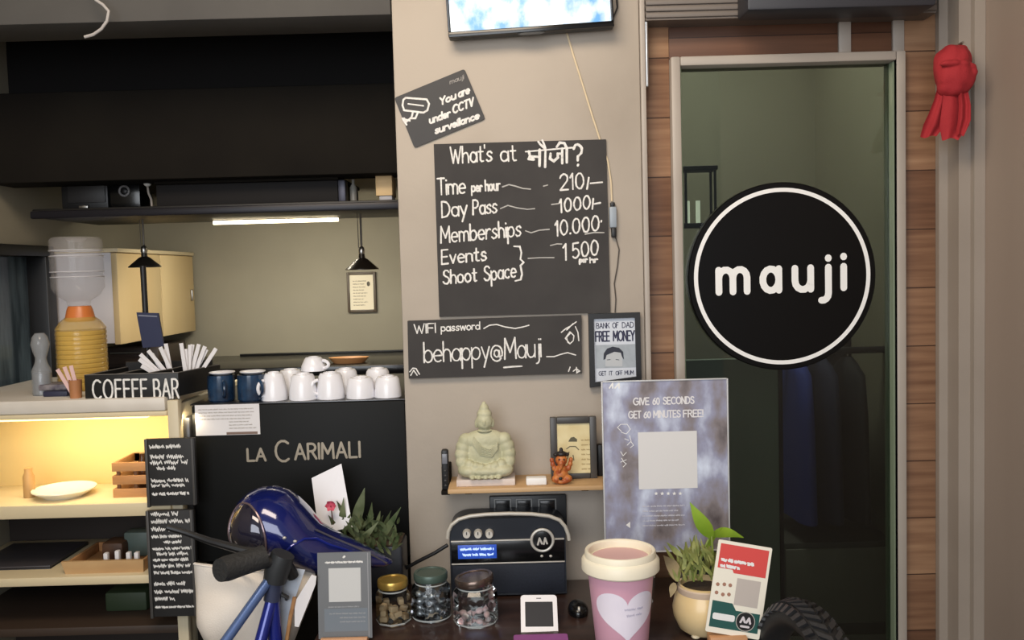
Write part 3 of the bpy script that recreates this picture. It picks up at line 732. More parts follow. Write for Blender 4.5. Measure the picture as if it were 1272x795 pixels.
# stacked dispenser bottles
JY = 2.2; p = W(102, 440, JY); JX0 = p.x
ztj = W(102, 386, JY).z; za = W(102, 405, JY).z
r = 29.5 * JY / F
s = thing('amber_jug', 'ribbed amber yellow jug with an orange neck on the white worktop', 'jug', (JX0, JY, uz))
pr = [(0, 0), (r * .95, 0), (r, .008)]
n = 12
for i in range(n):
    z = .012 + (za - uz - .02) * i / n; dz = (za - uz - .02) / n
    pr += [(r, z), (r * 1.0, z + dz * .5), (r * .965, z + dz * .75)]
pr += [(r, za - uz - .006), (r * .8, za - uz + .012), (r * .5, za - uz + .026), (r * .5, ztj - uz - .004)]
m = MB(); m.lathe(pr, (JX0, JY, uz), 36); part('body', m, GLASSA, s)
m = MB(); m.lathe([(0, .003), (r * .93, .003), (r * .95, .01), (r * .95, za - uz - .01), (0, za - uz - .01)], (JX0, JY, uz), 36); part('juice', m, mat('amber_drink', (218, 184, 92), .2, c2=(190, 152, 64), scale=11), s)
m = MB(); m.lathe([(r * .53, 0), (r * .6, .004), (r * .5, .03), (r * .44, .038), (0, .038)], (JX0, JY, za + .012), 28); part('neck', m, mat('orange_cap', (206, 118, 58), .35), s)
zt0 = za + .0505
zt1 = W(98, 295, JY).z
X2 = W(96, 340, JY).x
s = thing('water_bottle', 'clear ribbed water bottle standing upside down on the amber jug', 'bottle', (X2, JY, zt0))
H = zt1 - zt0; r2 = 30.5 * JY / F
pr = [(0, 0), (r2 * .42, 0), (r2 * .46, .012), (r2 * .8, .026), (r2, .045), (r2, H * .42), (r2 * .96, H * .44), (r2 * .96, H * .47), (r2, H * .49), (r2, H * .72), (r2 * .95, H * .745), (r2 * .95, H * .78), (r2, H * .8), (r2 * 1.0, H * .95), (r2 * .9, H), (r2 * .5, H), (r2 * .3, H - .01), (0, H - .01)]
m = MB(); m.lathe(pr, (X2, JY, zt0), 40); part('body', m, GLASSB, s)
m = MB()
for q in (.425, .5, .73, .81): m.tube([(X2 + r2 * math.cos(i * PI / 16), JY + r2 * math.sin(i * PI / 16), zt0 + H * q) for i in range(32)], .0012, 6, closed=True)
part('rib', m, mat('milky_rib', (205, 203, 208), .3), s)
# glass bottle at the left edge
p = W(44, 490, 2.06)
s = thing('glass_bottle', 'clear glass bottle at the far left end of the white worktop', 'bottle', (p.x, 2.1, uz))
h = W(40, 414, 2.1).z - uz
m = MB(); m.lathe([(0, 0), (.02, 0), (.022, .004), (.022, h * .4), (.014, h * .52), (.012, h * .6), (.017, h * .7), (.021, h * .82), (.017, h * .94), (.01, h), (0, h)], (p.x - .004, 2.1, uz), 28); part('body', m, plastic('grey_glass', (176, 180, 184), .4, .1), s)
m = MB(); m.lathe([(0, .003), (.0195, .003), (.0195, h * .36), (0, h * .36)], (p.x - .004, 2.1, uz), 24); part('foil_label', m, mat('silver_grey', (150, 152, 156), .35, .6), s)
# books / card box / little cup
a, b = W(64, 490, 2.1).x, W(94, 490, 2.1).x
m = MB(); m.box(a, b, 2.06, 2.13, uz, uz + .013, .003); solo('card_box', m, mat('navy_card_box', (40, 42, 66), .5), 'flat navy box on the white worktop beside the wooden cup', 'box')
m = MB(); m.box(a - .018, b - .008, 2.075, 2.14, uz + .0133, uz + .027, .003); solo('card_pack', m, mat('grey_card_pack', (136, 130, 132), .6, c2=(84, 78, 90), scale=60), 'patterned grey pack on top of the flat navy box', 'box')
p = W(97, 490, 2.04)
m = MB(); m.lathe([(0, 0), (.0125, 0), (.0145, .042), (.0125, .042), (.011, .004), (0, .004)], (p.x, 2.03, uz), 22)
solo('wooden_cup', m, mat('terracotta_wood', (172, 116, 74), .6), 'small tan wooden cup left of the coffee bar tray', 'cup')
for k, (dx, tl) in enumerate(((-.006, -.5), (-.002, -.32), (.004, -.2))):
    m = MB(); m.box(-.0045, .0045, -.0006, .0006, 0, .07, M=Matrix.Translation((p.x + dx, 2.03 + .002 * k, uz + .006)) @ Matrix.Rotation(tl, 4, 'Y'))
    solo('sugar_stick', m, mat('pink_paper', (222, 186, 182), .7) if k == 0 else bpy.data.materials['pink_paper'], 'pinkish paper stick leaning in the small wooden cup', 'sugar stick', 'paper sticks in the wooden cup')
# coffee bar tray
TY = 2.01
a, b = W(105, 480, TY).x, W(222, 480, TY).x
zt = uz + 29.5 * TY / F
s = thing('coffee_bar_tray', 'black compartment tray lettered in white on the white worktop', 'tray', ((a + b) / 2, 2.07, uz))
BT = mat('black_tray', (20, 19, 19), .5)
m = MB(); m.box(a, b, TY, TY + .006, uz, zt, .0015); part('front_panel', m, BT, s)
m = MB(); e = .022; y1 = TY + .17
fr = (Vector((0, 0, uz)), Vector((1, 0, 0)), Vector((0, 1, 0)))
for q in range(4):
    t0 = q / 3; xa = a + (b - a - .006) * t0; xb = a + e + (b + .012 - a) * t0
    m.prism([(xa, TY + .0062), (xa + .006, TY + .0062), (xb + .006, y1), (xb, y1)], fr, 0, (zt - uz) - .001)
m.prism([(a + e, y1), (b + .02, y1), (b + .02, y1 + .006), (a + e, y1 + .006)], fr, 0, zt - uz + .012)
m.prism([(a, TY + .007), (b, TY + .007), (b + .016, y1), (a + e, y1)], fr, .0005, .004)
part('compartments', m, BT, s)
m = MB(); ln = []
for q in range(4):
    t0 = q / 3; xa = a + .003 + (b - a - .006) * t0; xb = a + .003 + e + (b + .012 - a) * t0
    m.tube([(xa, TY + .002, zt), (xb, y1, zt)], .0013, 6)
m.tube([(a, TY + .003, zt), (b, TY + .003, zt)], .0013, 6)
part('rim', m, mat('grey_worn_edge', (112, 108, 104), .5), s)
m = MB(); L = wput('COFFEE', 116, 495.5, 183, 494.5, 23.5, TY, gap=.26) + wput('BAR', 192, 494.8, 222, 494, 23.5, TY, gap=.22)
m.ribbon(L, .0045, WALL(TY), .0004); part('lettering', m, CHALK, s)
bx0 = (a + b) / 2
for k in range(16):
    left = k < 8
    base = W(214 if left else 236, 456, 2.1)
    ang = (-1.2 + .15 * k) if left else (-.12 + .12 * (k - 8))
    ln = .085 * R.uniform(.9, 1.12)
    M = Matrix.Translation((base.x + R.uniform(-.012, .006), 2.085 + .005 * (k % 8), zt - .03)) @ Matrix.Rotation(ang * .85, 4, 'Y')
    m = MB(); m.box(-.0048, .0048, -.0012, .0012, 0, ln, .0006, 1, M=M)
    solo('sugar_stick', m, WHITEP, 'white paper stick in the fan sticking out of the coffee bar tray', 'sugar stick', 'white paper sticks in the coffee bar tray', loc=(base.x, 2.085, zt - .03), smooth=0)
# navy card on a black pole
Y = 2.235
p = W(182, 430, Y); zz0 = W(187, 432, Y).z; zz1 = W(187, 388, Y).z
s = thing('card_stand', 'tilted navy card on a black pole behind the coffee bar tray', 'stand', (p.x, Y, uz))
m = MB(); m.cyl((p.x - .002, Y + .012, uz + .004), (p.x - .004, Y + .012, W(181, 330, Y).z), .0072, seg=12); part('pole', m, BLACKP, s)
m = MB(); m.lathe([(0, 0), (.03, 0), (.03, .004), (.008, .006), (0, .006)], (p.x - .002, Y + .012, uz), 24); part('base', m, BLACKP, s)
c1 = [W(170, 388, Y), W(197, 389, Y), W(204, 430, Y), W(178, 432, Y)]
m = MB(); m.prism([(v.x, v.z) for v in c1][::-1], WALL(Y), -.004, .003); part('card', m, mat('navy_card', (36, 42, 74), .45), s)
m = MB(); m.ribbon([[(c1[0].x + .006, c1[0].z - .008), (c1[1].x - .004, c1[1].z - .008)]], .003, WALL(Y), .0035); part('stripe', m, mat('grey_stripe', (130, 134, 150), .5), s)
# dangling cable top left
Y = 1.96
pts = [W(x, y, Y) for x, y in ((112, -14), (119, 0), (128, 6), (135, 14), (133, 26), (126, 36), (116, 43), (105, 46))]
pts = [Vector((pts[0].x, 2.0, pts[0].z + .02))] + pts
m = MB(); m.tube(pts, .0034, 8); solo('hanging_cable', m, mat('pale_grey_cable', (172, 168, 166), .5), 'pale cable end curling down from the beam at upper left', 'cable')
# menu boards hung at the unit's right
BLK = mat('menu_slate', (30, 30, 31), .65, c2=(40, 39, 39), scale=14)
def menu(px, Y, label, rows, thick=.012, tilt=0):
    a, b, c, d = rect(*px, Y)
    s = thing('menu_board', label, 'menu board', ((a + b) / 2, Y + .006, c))
    m = MB(); m.box(a + .007, b, Y, Y + thick, c, d, .0015); part('board', m, BLK, s)
    m = MB(); m.box(a, a + .0065, Y - .002, Y + thick, c - .003, d, .001); part('edge', m, bpy.data.materials.get('charcoal_edge') or mat('charcoal_edge', (70, 68, 66), .5), s)
    m = MB(); m.box(b - .008, b - .003, Y - .002, Y, c, d, .0005); part('edge', m, mat('charcoal_edge', (70, 68, 66), .5) if 'charcoal_edge' not in bpy.data.materials else bpy.data.materials['charcoal_edge'], s)
    m = MB(); L = []
    for (f0, f1, py, hp) in rows:
        zz = W((px[0] + px[2]) / 2, py, Y).z
        L += scrawl(a + .012 + f0 * (b - a - .02), a + .012 + f1 * (b - a - .02), zz, hp * Y / F)
    m.ribbon(L, .0022, WALL(Y), .0005, jit=.0006); part('chalk_writing', m, CHALK, s)
MYB = 1.975
menu((181, 545, 243, 628), MYB, 'narrow black menu board with chalk writing, upper of the two beside the shelf unit', [(.0, .75, 557, 5), (.0, .8, 570, 6), (0, .9, 577, 6), (.15, .6, 584, 5), (.0, .9, 599, 5), (0, .8, 605, 5), (0, .9, 615, 4)])
menu((184, 634, 243, 766), MYB, 'narrow black menu board with chalk writing, lower of the two beside the shelf unit', [(0, .7, 641, 6), (0, 1, 650, 6), (.0, .5, 660, 6), (.0, .75, 668, 4), (.3, .75, 675, 4), (0, 1, 683, 4), (.1, .9, 690, 5), (0, .9, 697, 4), (0, .95, 705, 5), (0, 1, 713, 4), (0, .8, 727, 5), (0, 1, 737, 5), (0, .5, 746, 5), (0, 1, 755, 2.5)])
# ================================================================ on the pillar
PY = 2.0
# screen
ctr = W(654, -52, 1.955)
M = Matrix.Translation(ctr) @ Matrix.Rotation(-.042, 4, 'Y')
tw, th = 203 * 1.955 / F, 178 * 1.955 / F
s = thing('television', 'black flat screen on the pillar showing a pale blue and white picture', 'television', (ctr.x, 2.0, ctr.z - th / 2))
m = MB(); bz = .0125
m.box(-tw / 2, tw / 2, .004, .03, -th / 2, th / 2, .004, M=M); m.box(-.1, .1, .03, .044, -.1, .1, .004, M=M)
part('casing', m, BLACKP, s)
m = MB(); m.box(-tw / 2, tw / 2, -.003, .0035, -th / 2, -th / 2 + bz, .002, M=M); m.box(-tw / 2, tw / 2, -.003, .0035, th / 2 - bz * .7, th / 2, .002, M=M)
m.box(-tw / 2, -tw / 2 + .006, -.003, .0035, -th / 2 + bz, th / 2 - bz * .7, .001, M=M); m.box(tw / 2 - .006, tw / 2, -.003, .0035, -th / 2 + bz, th / 2 - bz * .7, .001, M=M)
m.prism([(-.02, -th / 2), (-.03, -th / 2 - .002), (-.02, -th / 2 - .005), (.02, -th / 2 - .005), (.03, -th / 2 - .002), (.02, -th / 2)][::-1], (M @ Vector((0, 0, 0)), (M.to_3x3() @ Vector((1, 0, 0))), (M.to_3x3() @ Vector((0, 0, 1)))), -.003, .002)
part('bezel', m, BLACKG, s)
m = MB(); m.box(-tw / 2 + .006, tw / 2 - .006, 0, .003, -th / 2 + bz, th / 2 - bz * .7, M=M)
part('screen', m, mat('screen_picture', (96, 152, 206), .2, c2=(226, 236, 242), scale=24, stretch=(1, 1, .7), emit=.5, detail=8, lo=.38, hi=.62), s)
m = MB(); pts = [M @ Vector((tw / 2 - .01, .03, .0)), M @ Vector((tw / 2 + .012, .03, -.012)), M @ Vector((tw / 2 + .014, .034, -th / 2 + .05)), M @ Vector((tw / 2 + .004, .036, -th / 2 + .03)), M @ Vector((tw / 2 - .02, .036, -th / 2 + .024))]
m.tube(pts, .002, 8); part('power_lead', m, BLACKP, s)
# thin cable with an inline plug
m = MB(); Y = 1.9965
m.tube([W(x, y, Y) for x, y in ((700, 22), (702, 34), (712, 68), (724, 106), (736, 145), (746, 176), (755, 200), (759, 226), (760, 250))], .0021, 8)
s = thing('wall_cable', 'pale thin cable running down the pillar from the screen past the chalkboard', 'cable', W(748, 180, 2.0))
part('cable', m, mat('cream_cable', (214, 196, 164), .5), s)
a, b, c, d = rect(756.5, 257, 765.5, 283, Y)
m = MB(); m.box(a, b, 1.985, 2.0, c, d, .003); part('adapter', m, mat('grey_blue_adapter', (148, 158, 168), .4), s)
m = MB(); m.box(a + .003, b - .003, 1.988, 2.0, d, d + .01, .002); part('plug', m, BLACKP, s)
m = MB(); m.box(a + .004, b - .001, 1.986, 2.0, c - .022, c, .003); part('plug', m, BLACKP, s)
m = MB(); m.tube([W(x, y, Y) for x, y in ((764, 292), (769, 310), (767, 330), (763, 352), (765, 372), (764, 388))], .0013, 8); part('lead', m, mat('dark_cable', (72, 66, 60), .5), s)

def quadplate(mb, corners_px, Y, d0, d1, round_=0):
    pts = [W(x, y, Y) for x, y in corners_px]
    poly = [(v.x, v.z) for v in pts]
    if round_:
        out = []; n = len(poly)
        for i in range(n):
            P, C, Q = Vector(poly[i - 1]), Vector(poly[i]), Vector(poly[(i + 1) % n])
            a = C + (P - C).normalized() * round_; b = C + (Q - C).normalized() * round_
            for k in range(5):
                t = k / 4; out.append(tuple(a * (1 - t) ** 2 + C * 2 * t * (1 - t) + b * t * t))
        poly = out
    ar = sum(poly[i - 1][0] * poly[i][1] - poly[i][0] * poly[i - 1][1] for i in range(len(poly)))
    if ar < 0: poly = poly[::-1]
    mb.prism(poly, WALL(Y), d0, d1)
    return poly
# camera notice sign
s = thing('surveillance_sign', 'tilted black camera surveillance sign at the top left of the pillar', 'sign', W(550, 170, 2.0))
m = MB(); quadplate(m, ((490, 122), (577, 86), (603, 148), (515, 184)), 2.0, 0, .004, .006); part('plate', m, mat('sign_black', (42, 40, 40), .55), s)
m = MB(); fr = WALL(1.996); Y = 1.996
L = wput('You', 547, 130.5, 566, 122.5, 8.5, Y) + wput('are', 570, 121, 583, 115.5, 9, Y) + wput('under', 534, 153.5, 559, 144.5, 8.5, Y) + wput('CCTV', 563, 141, 588, 131, 9.5, Y, gap=.22) + wput('surveillance', 541, 166, 595, 147, 8, Y)
m.ribbon(L, .0041, fr, .0004); part('lettering', m, CHALK, s)
m = MB(); m.ribbon(wput('mauji', 559, 104.5, 576, 98, 5.5, Y), .0016, fr, .0004); part('small_lettering', m, mat('grey_print', (150, 146, 142), .7), s)
m = MB()
Q = lambda pts: wline(pts, Y)
m.ribbon([Q(((501, 124), (504, 121.5), (530, 123.5), (533, 129), (531, 137), (526, 140), (502, 137), (500, 131), (501, 124)))], .0042, fr, .0004)
m.ribbon([Q(((507, 129), (526, 131.5)))], .003, fr, .0004)
m.ribbon([Q(((513, 139), (511, 147), (516, 147), (519, 140))), Q(((511, 146), (504, 152), (502, 147))), Q(((500, 147), (505, 155))), Q(((501, 148), (509, 150)))], .0042, fr, .0004)
part('camera_symbol', m, CHALK, s)
# price board
BY = 2.0
s = thing('price_board', 'large black chalkboard with hourly prices on the pillar', 'chalkboard', W(650, 393, 2.0))
m = MB(); quadplate(m, ((539, 179.5), (752.5, 173.5), (758, 388), (546, 393.5)), BY, 0, .006, .001); part('board', m, SLATE, s)
Y = 1.994; fr = WALL(Y)
L = []
L += wput("What's", 560, 203, 611, 200, 20, Y) + wput('at', 622, 200.5, 641, 199.5, 20, Y)
L += wput('Time', 544, 242, 578, 240, 20, Y) + wput('per', 586, 238, 599, 237.5, 11, Y) + wput('hour', 603, 237, 621, 236, 13, Y)
L += wput('Day', 549, 270, 580, 267, 19, Y) + wput('Pass', 588, 267, 617, 264, 18, Y)
L += wput('Memberships', 548, 302, 647, 293, 20, Y)
L += wput('Events', 549, 328, 604, 323, 17, Y) + wput('Shoot', 551, 353, 592, 349, 17, Y) + wput('Space', 602, 349, 641, 344, 18, Y)
L += wput('210', 696, 236, 725, 234, 19, Y) + wput('/-', 729, 234, 748, 233, 13, Y, gap=.1)
L += wput('1000', 695, 264, 733, 259, 16, Y, gap=.22) + wput('/-', 736, 259, 746, 258, 12, Y, gap=.05)
L += wput('10.000', 690, 293, 744, 286, 18, Y, gap=.2) + wput("'", 747, 282, 747.5, 282, 8, Y)
L += wput('1', 700, 323, 704, 323, 20, Y) + wput('500', 711, 321, 743, 316, 18, Y, gap=.2) + wput('per', 720, 326, 729, 325.5, 6, Y) + wput('hr', 733, 326, 742, 325.5, 6, Y)
L += wput('}', 640, 348, 652, 347, 42, Y)
# Devanagari word
X = lambda pts: [(v.x, v.z) for v in (W(655 + x * 36, 203 - y * 24, Y) for x, y in pts)]
L += [X(((-.05, .62), (1.55, .82))), X(((.06, .62), (.1, .35), (.22, .2), (.05, .22), (.08, .36), (.42, .34))), X(((.42, .72), (.42, -.12))), X(((.62, .74), (.62, -.18))), X(((.62, .78), (.45, .98), (.38, 1.12))), X(((.62, .78), (.58, 1.0), (.52, 1.18))),
      X(((.8, .5), (.78, .25), (.92, .12), (1.05, .3), (1.05, .5), (1.2, .5))), X(((1.2, .78), (1.2, .0))), X(((1.36, .8), (1.36, .05))), X(((1.36, .8), (1.28, 1.05), (1.12, 1.08), (1.02, .85)))]
q_ = wput('?', 713, 206, 723, 206, 26, Y)
m = MB(); m.ribbon(L[:-9], .0038, fr, .0005, jit=.0005); m.ribbon(L[-9:] + q_, .0056, fr, .0007, jit=.0005)
part('chalk_writing', m, CHALK, s)
for pts in (((624, 232), (632, 229.5), (640, 231), (650, 234), (659, 235)), ((622, 259), (631, 255), (642, 258), (655, 260), (664, 259)), ((653, 287), (660, 289), (670, 286), (682, 285)), ((656, 321), (672, 320), (688, 320)), ((685, 254), (694, 253)), ((684, 305), (692, 303), (698, 303)), ((727, 291), (738, 289), (750, 289)), ((675, 231), (680, 230))):
    m = MB(); m.ribbon([wline(pts, Y)], .0026, fr, .0005, jit=.0004); part('chalk_line', m, bpy.data.materials.get('faint_chalk') or mat('faint_chalk', (178, 176, 172), .9), s)
# wifi board
s = thing('wifi_board', 'wide black chalkboard with the wifi password below the price board', 'chalkboard', W(614, 470, 2.0))
m = MB(); quadplate(m, ((506.5, 398.5), (722, 391.5), (722.5, 463.5), (508, 470)), 2.0 - .0065, -.0065, .006, .001); part('board', m, SLATE, s)
Y = 1.9872; fr = WALL(Y); L = []
L += wput('WIFI', 515, 414.5, 541, 413, 11.5, Y) + wput('password', 548, 411.5, 596, 409, 9, Y)
m = MB(); m.ribbon(L, .0027, fr, .0005, jit=.0004)
L = wput('behappy', 527, 450.5, 608, 445.5, 25, Y, gap=.1) + wput('@', 610, 447, 625, 446, 22, Y) + wput('Mauji', 627, 446, 672, 443, 26, Y, gap=.12)
L += [wline(((626, 456.5), (637, 455.5), (648, 455)), Y)]
m.ribbon(L, .0034, fr, .0005, jit=.0004)
L = [wline(p, Y) for p in (((601, 408), (608, 404), (617, 403), (627, 406), (640, 408), (650, 406), (657, 404)), ((679, 443), (688, 443), (697, 440), (705, 438), (715, 441)))]
m.ribbon(L, .0026, fr, .0005)
part('chalk_writing', m, CHALK, s)
for grp in ((((697, 413), (703, 408), (709, 405), (716, 400)), ((704, 410), (712, 402)), ((715, 406), (718, 413), (719, 423)), ((709, 413), (704, 419), (705, 425), (708, 427), (712, 423), (713, 417), (709, 413)), ((708, 412), (702, 420), (707, 426))),
            (((509, 462), (513, 457), (517, 458), (521, 465)), ((510, 466), (514, 460), (518, 466))),
            (((712, 461), (716, 458), (720, 461), (716, 463)), ((716, 456), (717, 463)), ((708, 456), (706, 461)))):
    m = MB(); m.ribbon([wline(p, Y) for p in grp], .0026, fr, .0006, jit=.0005); part('doodle', m, CHALK, s)
# FREE MONEY frame
def qframe(corners, Y, k):
    o = [Vector((v.x, v.z)) for v in (W(x, y, Y) for x, y in corners)]
    c = sum(o, Vector((0, 0))) / 4
    i = [p + Vector((k if p.x < c.x else -k, k if p.y < c.y else -k)) for p in o]
    return o, i
s = thing('money_print_frame', 'black framed joke banknote print on the right of the pillar', 'picture frame', W(765, 480, 2.0))
o, i = qframe(((731, 390), (795, 388), (797, 474), (733, 481.5)), 1.985, .0115)
m = MB(); fr = WALL(2.0)
for k in range(4):
    j = (k + 1) % 4; m.prism([tuple(q) for q in (o[k], o[j], i[j], i[k])][::-1], fr, 0, .016)
part('frame', m, BLACKP, s)
m = MB(); m.prism([tuple(q) for q in i][::-1], fr, 0, .009); part('print', m, mat('pale_grey_print', (206, 212, 222), .6), s)
Y = 1.991; fr = WALL(Y)
m = MB(); L = wput('BANK', 741, 408, 757, 407.5, 6.5, Y) + wput('OF', 761, 407.5, 768, 407, 6.5, Y) + wput('DAD', 773, 407, 787, 406.5, 6.5, Y)
m.ribbon(L, .0016, fr, .0005)
L = wput('FREE', 740, 424, 757, 423.5, 12, Y) + wput('MONEY', 762, 423.3, 788, 422.8, 12, Y, gap=.12); m.ribbon(L, .0032, fr, .0005)
L = wput('GET', 744, 466.5, 753, 466, 5, Y) + wput('IT', 757, 466, 761, 466, 5, Y) + wput('OFF', 765, 466, 773, 465.5, 5, Y) + wput('MUM', 776, 465.3, 787, 465, 5, Y); m.ribbon(L, .0013, fr, .0005)
part('lettering', m, mat('navy_ink', (52, 54, 78), .8), s)
m = MB(); a, b, c, d = rect(740, 428, 790, 457, Y); m.rfl(a, c, b, d, fr, .0003); part('portrait_panel', m, mat('grey_panel_ink', (158, 166, 174), .8, c2=(170, 178, 186), scale=50), s)
m = MB(); m.flat(wline([(752, 455), (752, 441), (757, 436), (770, 436), (773, 441), (773, 455)][::-1], Y), fr, .0005); part('portrait_face', m, mat('pale_face_ink', (186, 190, 194), .8), s)
m = MB(); m.flat(wline([(749.5, 447), (750, 439), (754, 433), (761, 430.5), (769, 432), (774, 437), (775, 447), (772.5, 443), (771, 438), (763, 437), (757, 439.5), (753.5, 441), (752, 446)][::-1], Y), fr, .0008)
m.ribbon([wline(((754, 447), (758, 446.5)), Y), wline(((765, 446.5), (769, 447)), Y)], .0012, fr, .0008); part('portrait_hair', m, mat('dark_hair_ink', (50, 54, 66), .8), s)

# ---------------------------------------------------------------- wooden wall shelf
SY = 1.88
zs0, zs = W(652, 611.5, SY).z, W(652, 605.5, SY).z
xa, xb = W(556, 608, SY).x, W(762, 608, SY).x
s = thing('wall_shelf', 'narrow pale wooden shelf fixed to the pillar under the chalkboards', 'shelf', ((xa + xb) / 2, 2.0, zs0))
m = MB(); m.box(xa, xb, SY, 2.0, zs0, zs, .002); part('board', m, mat('pale_oak_shelf', (206, 172, 128), .5, c2=(190, 154, 110), scale=4, stretch=(1, 8, 8)), s)
for q in (xa + .03, xb - .06):
    m = MB(); m.box(q, q + .016, 1.9, 2.0, zs0 - .004, zs0, .001); m.box(q, q + .016, 1.994, 2.0, zs0 - .03, zs0 - .004, .001); part('bracket', m, BLACKP, s)
# small black device beside the shelf
a, b, c, d = rect(549, 558, 561, 613, 1.94)
s = thing('remote_control', 'black remote control in a holder at the left end of the wooden shelf', 'remote', ((a + b) / 2 - .004, 1.97, c))
m = MB(); m.box(a, b - .006, 1.93, 1.95, c + .01, d, .004); part('body', m, BLACKP, s)
m = MB(); m.box(a + .002, b - .008, 1.927, 1.93, d - .03, d - .008, .001); part('display', m, mat('grey_display', (120, 122, 130), .3), s)
m = MB()
for k in range(4): m.ball(((a + b) / 2 - .003, 1.93, c + .02 + k * .011), .0035, .002, .003, 2)
part('button', m, mat('dark_button', (52, 52, 54), .5), s)
m = MB(); m.box(a - .002, b - .004, 1.951, 2.0, c, d - .04, .002); m.box(a - .002, b - .004, 1.925, 1.951, c, c + .0095, .002); part('holder', m, BLACKM, s)
# seated statue
Y = 1.93; p = W(604, 600, Y); cx = p.x; k = Y / F
zb0 = zs
m = MB(); m.box(W(568, 600, Y).x, W(640, 600, Y).x, Y - .03, Y + .032, zs, zs + 8.5 * k, .002)
solo('statue_plinth', m, mat('pinkish_stone_slab', (206, 192, 184), .6, c2=(218, 206, 198), scale=20), 'flat pinkish slab under the pale green statue', 'plinth')
zp = zs + 8.5 * k + .0002
STONE = mat('pale_green_stone', (178, 177, 146), .55, c2=(194, 192, 162), scale=25, bump=.2, bscale=120)
m = MB()
def E(dx, dz, rx, ry, rz, dy=0, rot=None): m.ball((cx + dx * k, Y + dy * k, zp + dz * k), rx * k, ry * k, rz * k, 3, M=rot)
E(0, 11, 35.5, 16, 11); E(-20, 10, 15, 15, 9, -8); E(20, 10, 15, 15, 9, -8)          # folded legs
E(0, 10, 22, 12, 7, -13)
E(0, 30, 24, 13, 26); E(0, 46, 27, 12, 14)                                            # trunk and shoulders
for sg in (-1, 1):
    for (dx, dz, r, dy) in ((24, 46, 9.5, 0), (27, 38, 10, 0), (29, 29, 9.5, -2), (29, 20, 8.5, -5), (20, 18, 6, -12), (12, 16, 5.5, -15), (5, 15, 5, -16)):
        E(sg * dx, dz, r, r, r, dy)
    E(sg * 10.5, 67, 2, 2.6, 6)                                                       # long ears
E(0, 58, 7, 7, 8); E(0, 70, 10.5, 10, 13); E(0, 66, 8, 9, 7, -2)                       # neck and head
E(0, 79, 9.5, 9, 7); E(0, 86, 6, 6, 6); E(0, 91, 3, 3, 4)                              # topknot
E(0, 69, 1.6, 2, 3, -10.5)
for dx in (-16, -8, 0, 8, 16): E(dx, 3, 4, 8, 3, -18)
n = baked(m, .0014, 12)
s = thing('buddha_statue', 'pale green stone statue sitting cross-legged on the wooden shelf', 'statue', (cx, Y, zp))
part('figure', n, STONE, s, smooth=60)
m = MB()
for j in range(6):                                                                     # robe folds
    q = j / 5
    m.tube([(cx + (-14 + 5 * q - 6 * q) * k, Y - (11.5 + q) * k, zp + (52 - q * 8) * k), (cx + (-4 - 2 * q) * k, Y - 13.5 * k, zp + (40 - q * 10) * k), (cx + (6 + 2 * q) * k, Y - 13.2 * k, zp + (36 - 9 * q) * k), (cx + (16) * k, Y - 11.5 * k, zp + (44 - 7 * q) * k)], [.0012] * 4, 6)
part('robe_fold', m, STONE, s)
m = MB(); m.tube([(cx + 9.5 * k * math.cos(q), Y + 9.5 * k * math.sin(q) - .001, zp + 57.5 * k) for q in [i * PI / 12 for i in range(24)]], .0013, 8, closed=True); part('collar_shade_line', m, mat('grey_stone_shadowline', (120, 122, 104), .7), s)  # collar ring coloured darker to paint the shade line at the neck
# little white block
a, b, c, d = rect(653.5, 596, 679, 605, 1.91)
m = MB(); m.box(a, b, 1.895, 1.92, zs, zs + (d - c), .003); solo('white_soap_bar', m, WHITE, 'small white block on the wooden shelf right of the statue', 'block')
# little orange figure
Y = 1.905; k = Y / F; p = W(698, 600, Y); cx = p.x
s = thing('orange_figurine', 'small orange figurine with black hair before the framed print', 'figurine', (cx, Y, zs))
m = MB(); zp = zs
E(0, 4, 10, 9, 4.2); E(-1, 12, 9.5, 8, 9); E(-7, 7, 6, 6, 5, -3); E(7, 7, 6, 6, 5, -3); E(0, 19, 7, 6, 6)
for sg in (-1, 1):
    E(sg * 9, 20, 3.2, 3, 4); E(sg * 11, 25, 3, 3, 4); E(sg * 12, 30, 2.8, 2.8, 3.4)
E(0, 30, 7.6, 7, 7.5); E(-.5, 27, 4, 4, 3.5, -5); E(-1, 23, 2.4, 2.4, 4, -6.5); E(-3, 18, 2, 2.2, 3, -7)
part('figure', baked(m, .0011, 2), mat('orange_clay', (196, 120, 60), .45, c2=(160, 78, 40), scale=70, lo=.42, hi=.6), s, smooth=60)
m = MB(); E(0, 38, 7, 6.4, 3.6); E(-7, 37, 3.2, 3, 2.6); E(7, 37, 3.2, 3, 2.6); E(0, 43, 2.4, 2.4, 3); part('hair', baked(m, .0011, 2), mat('black_hair', (34, 28, 26), .5), s, smooth=60)
m = MB(); E(-3, 32, 1.1, .9, 1.2, -6.6); E(3, 32, 1.1, .9, 1.2, -6.6); E(-2, 9, 2.4, 1, 2, -10); part('painted_detail', m, bpy.data.materials['black_hair'], s)
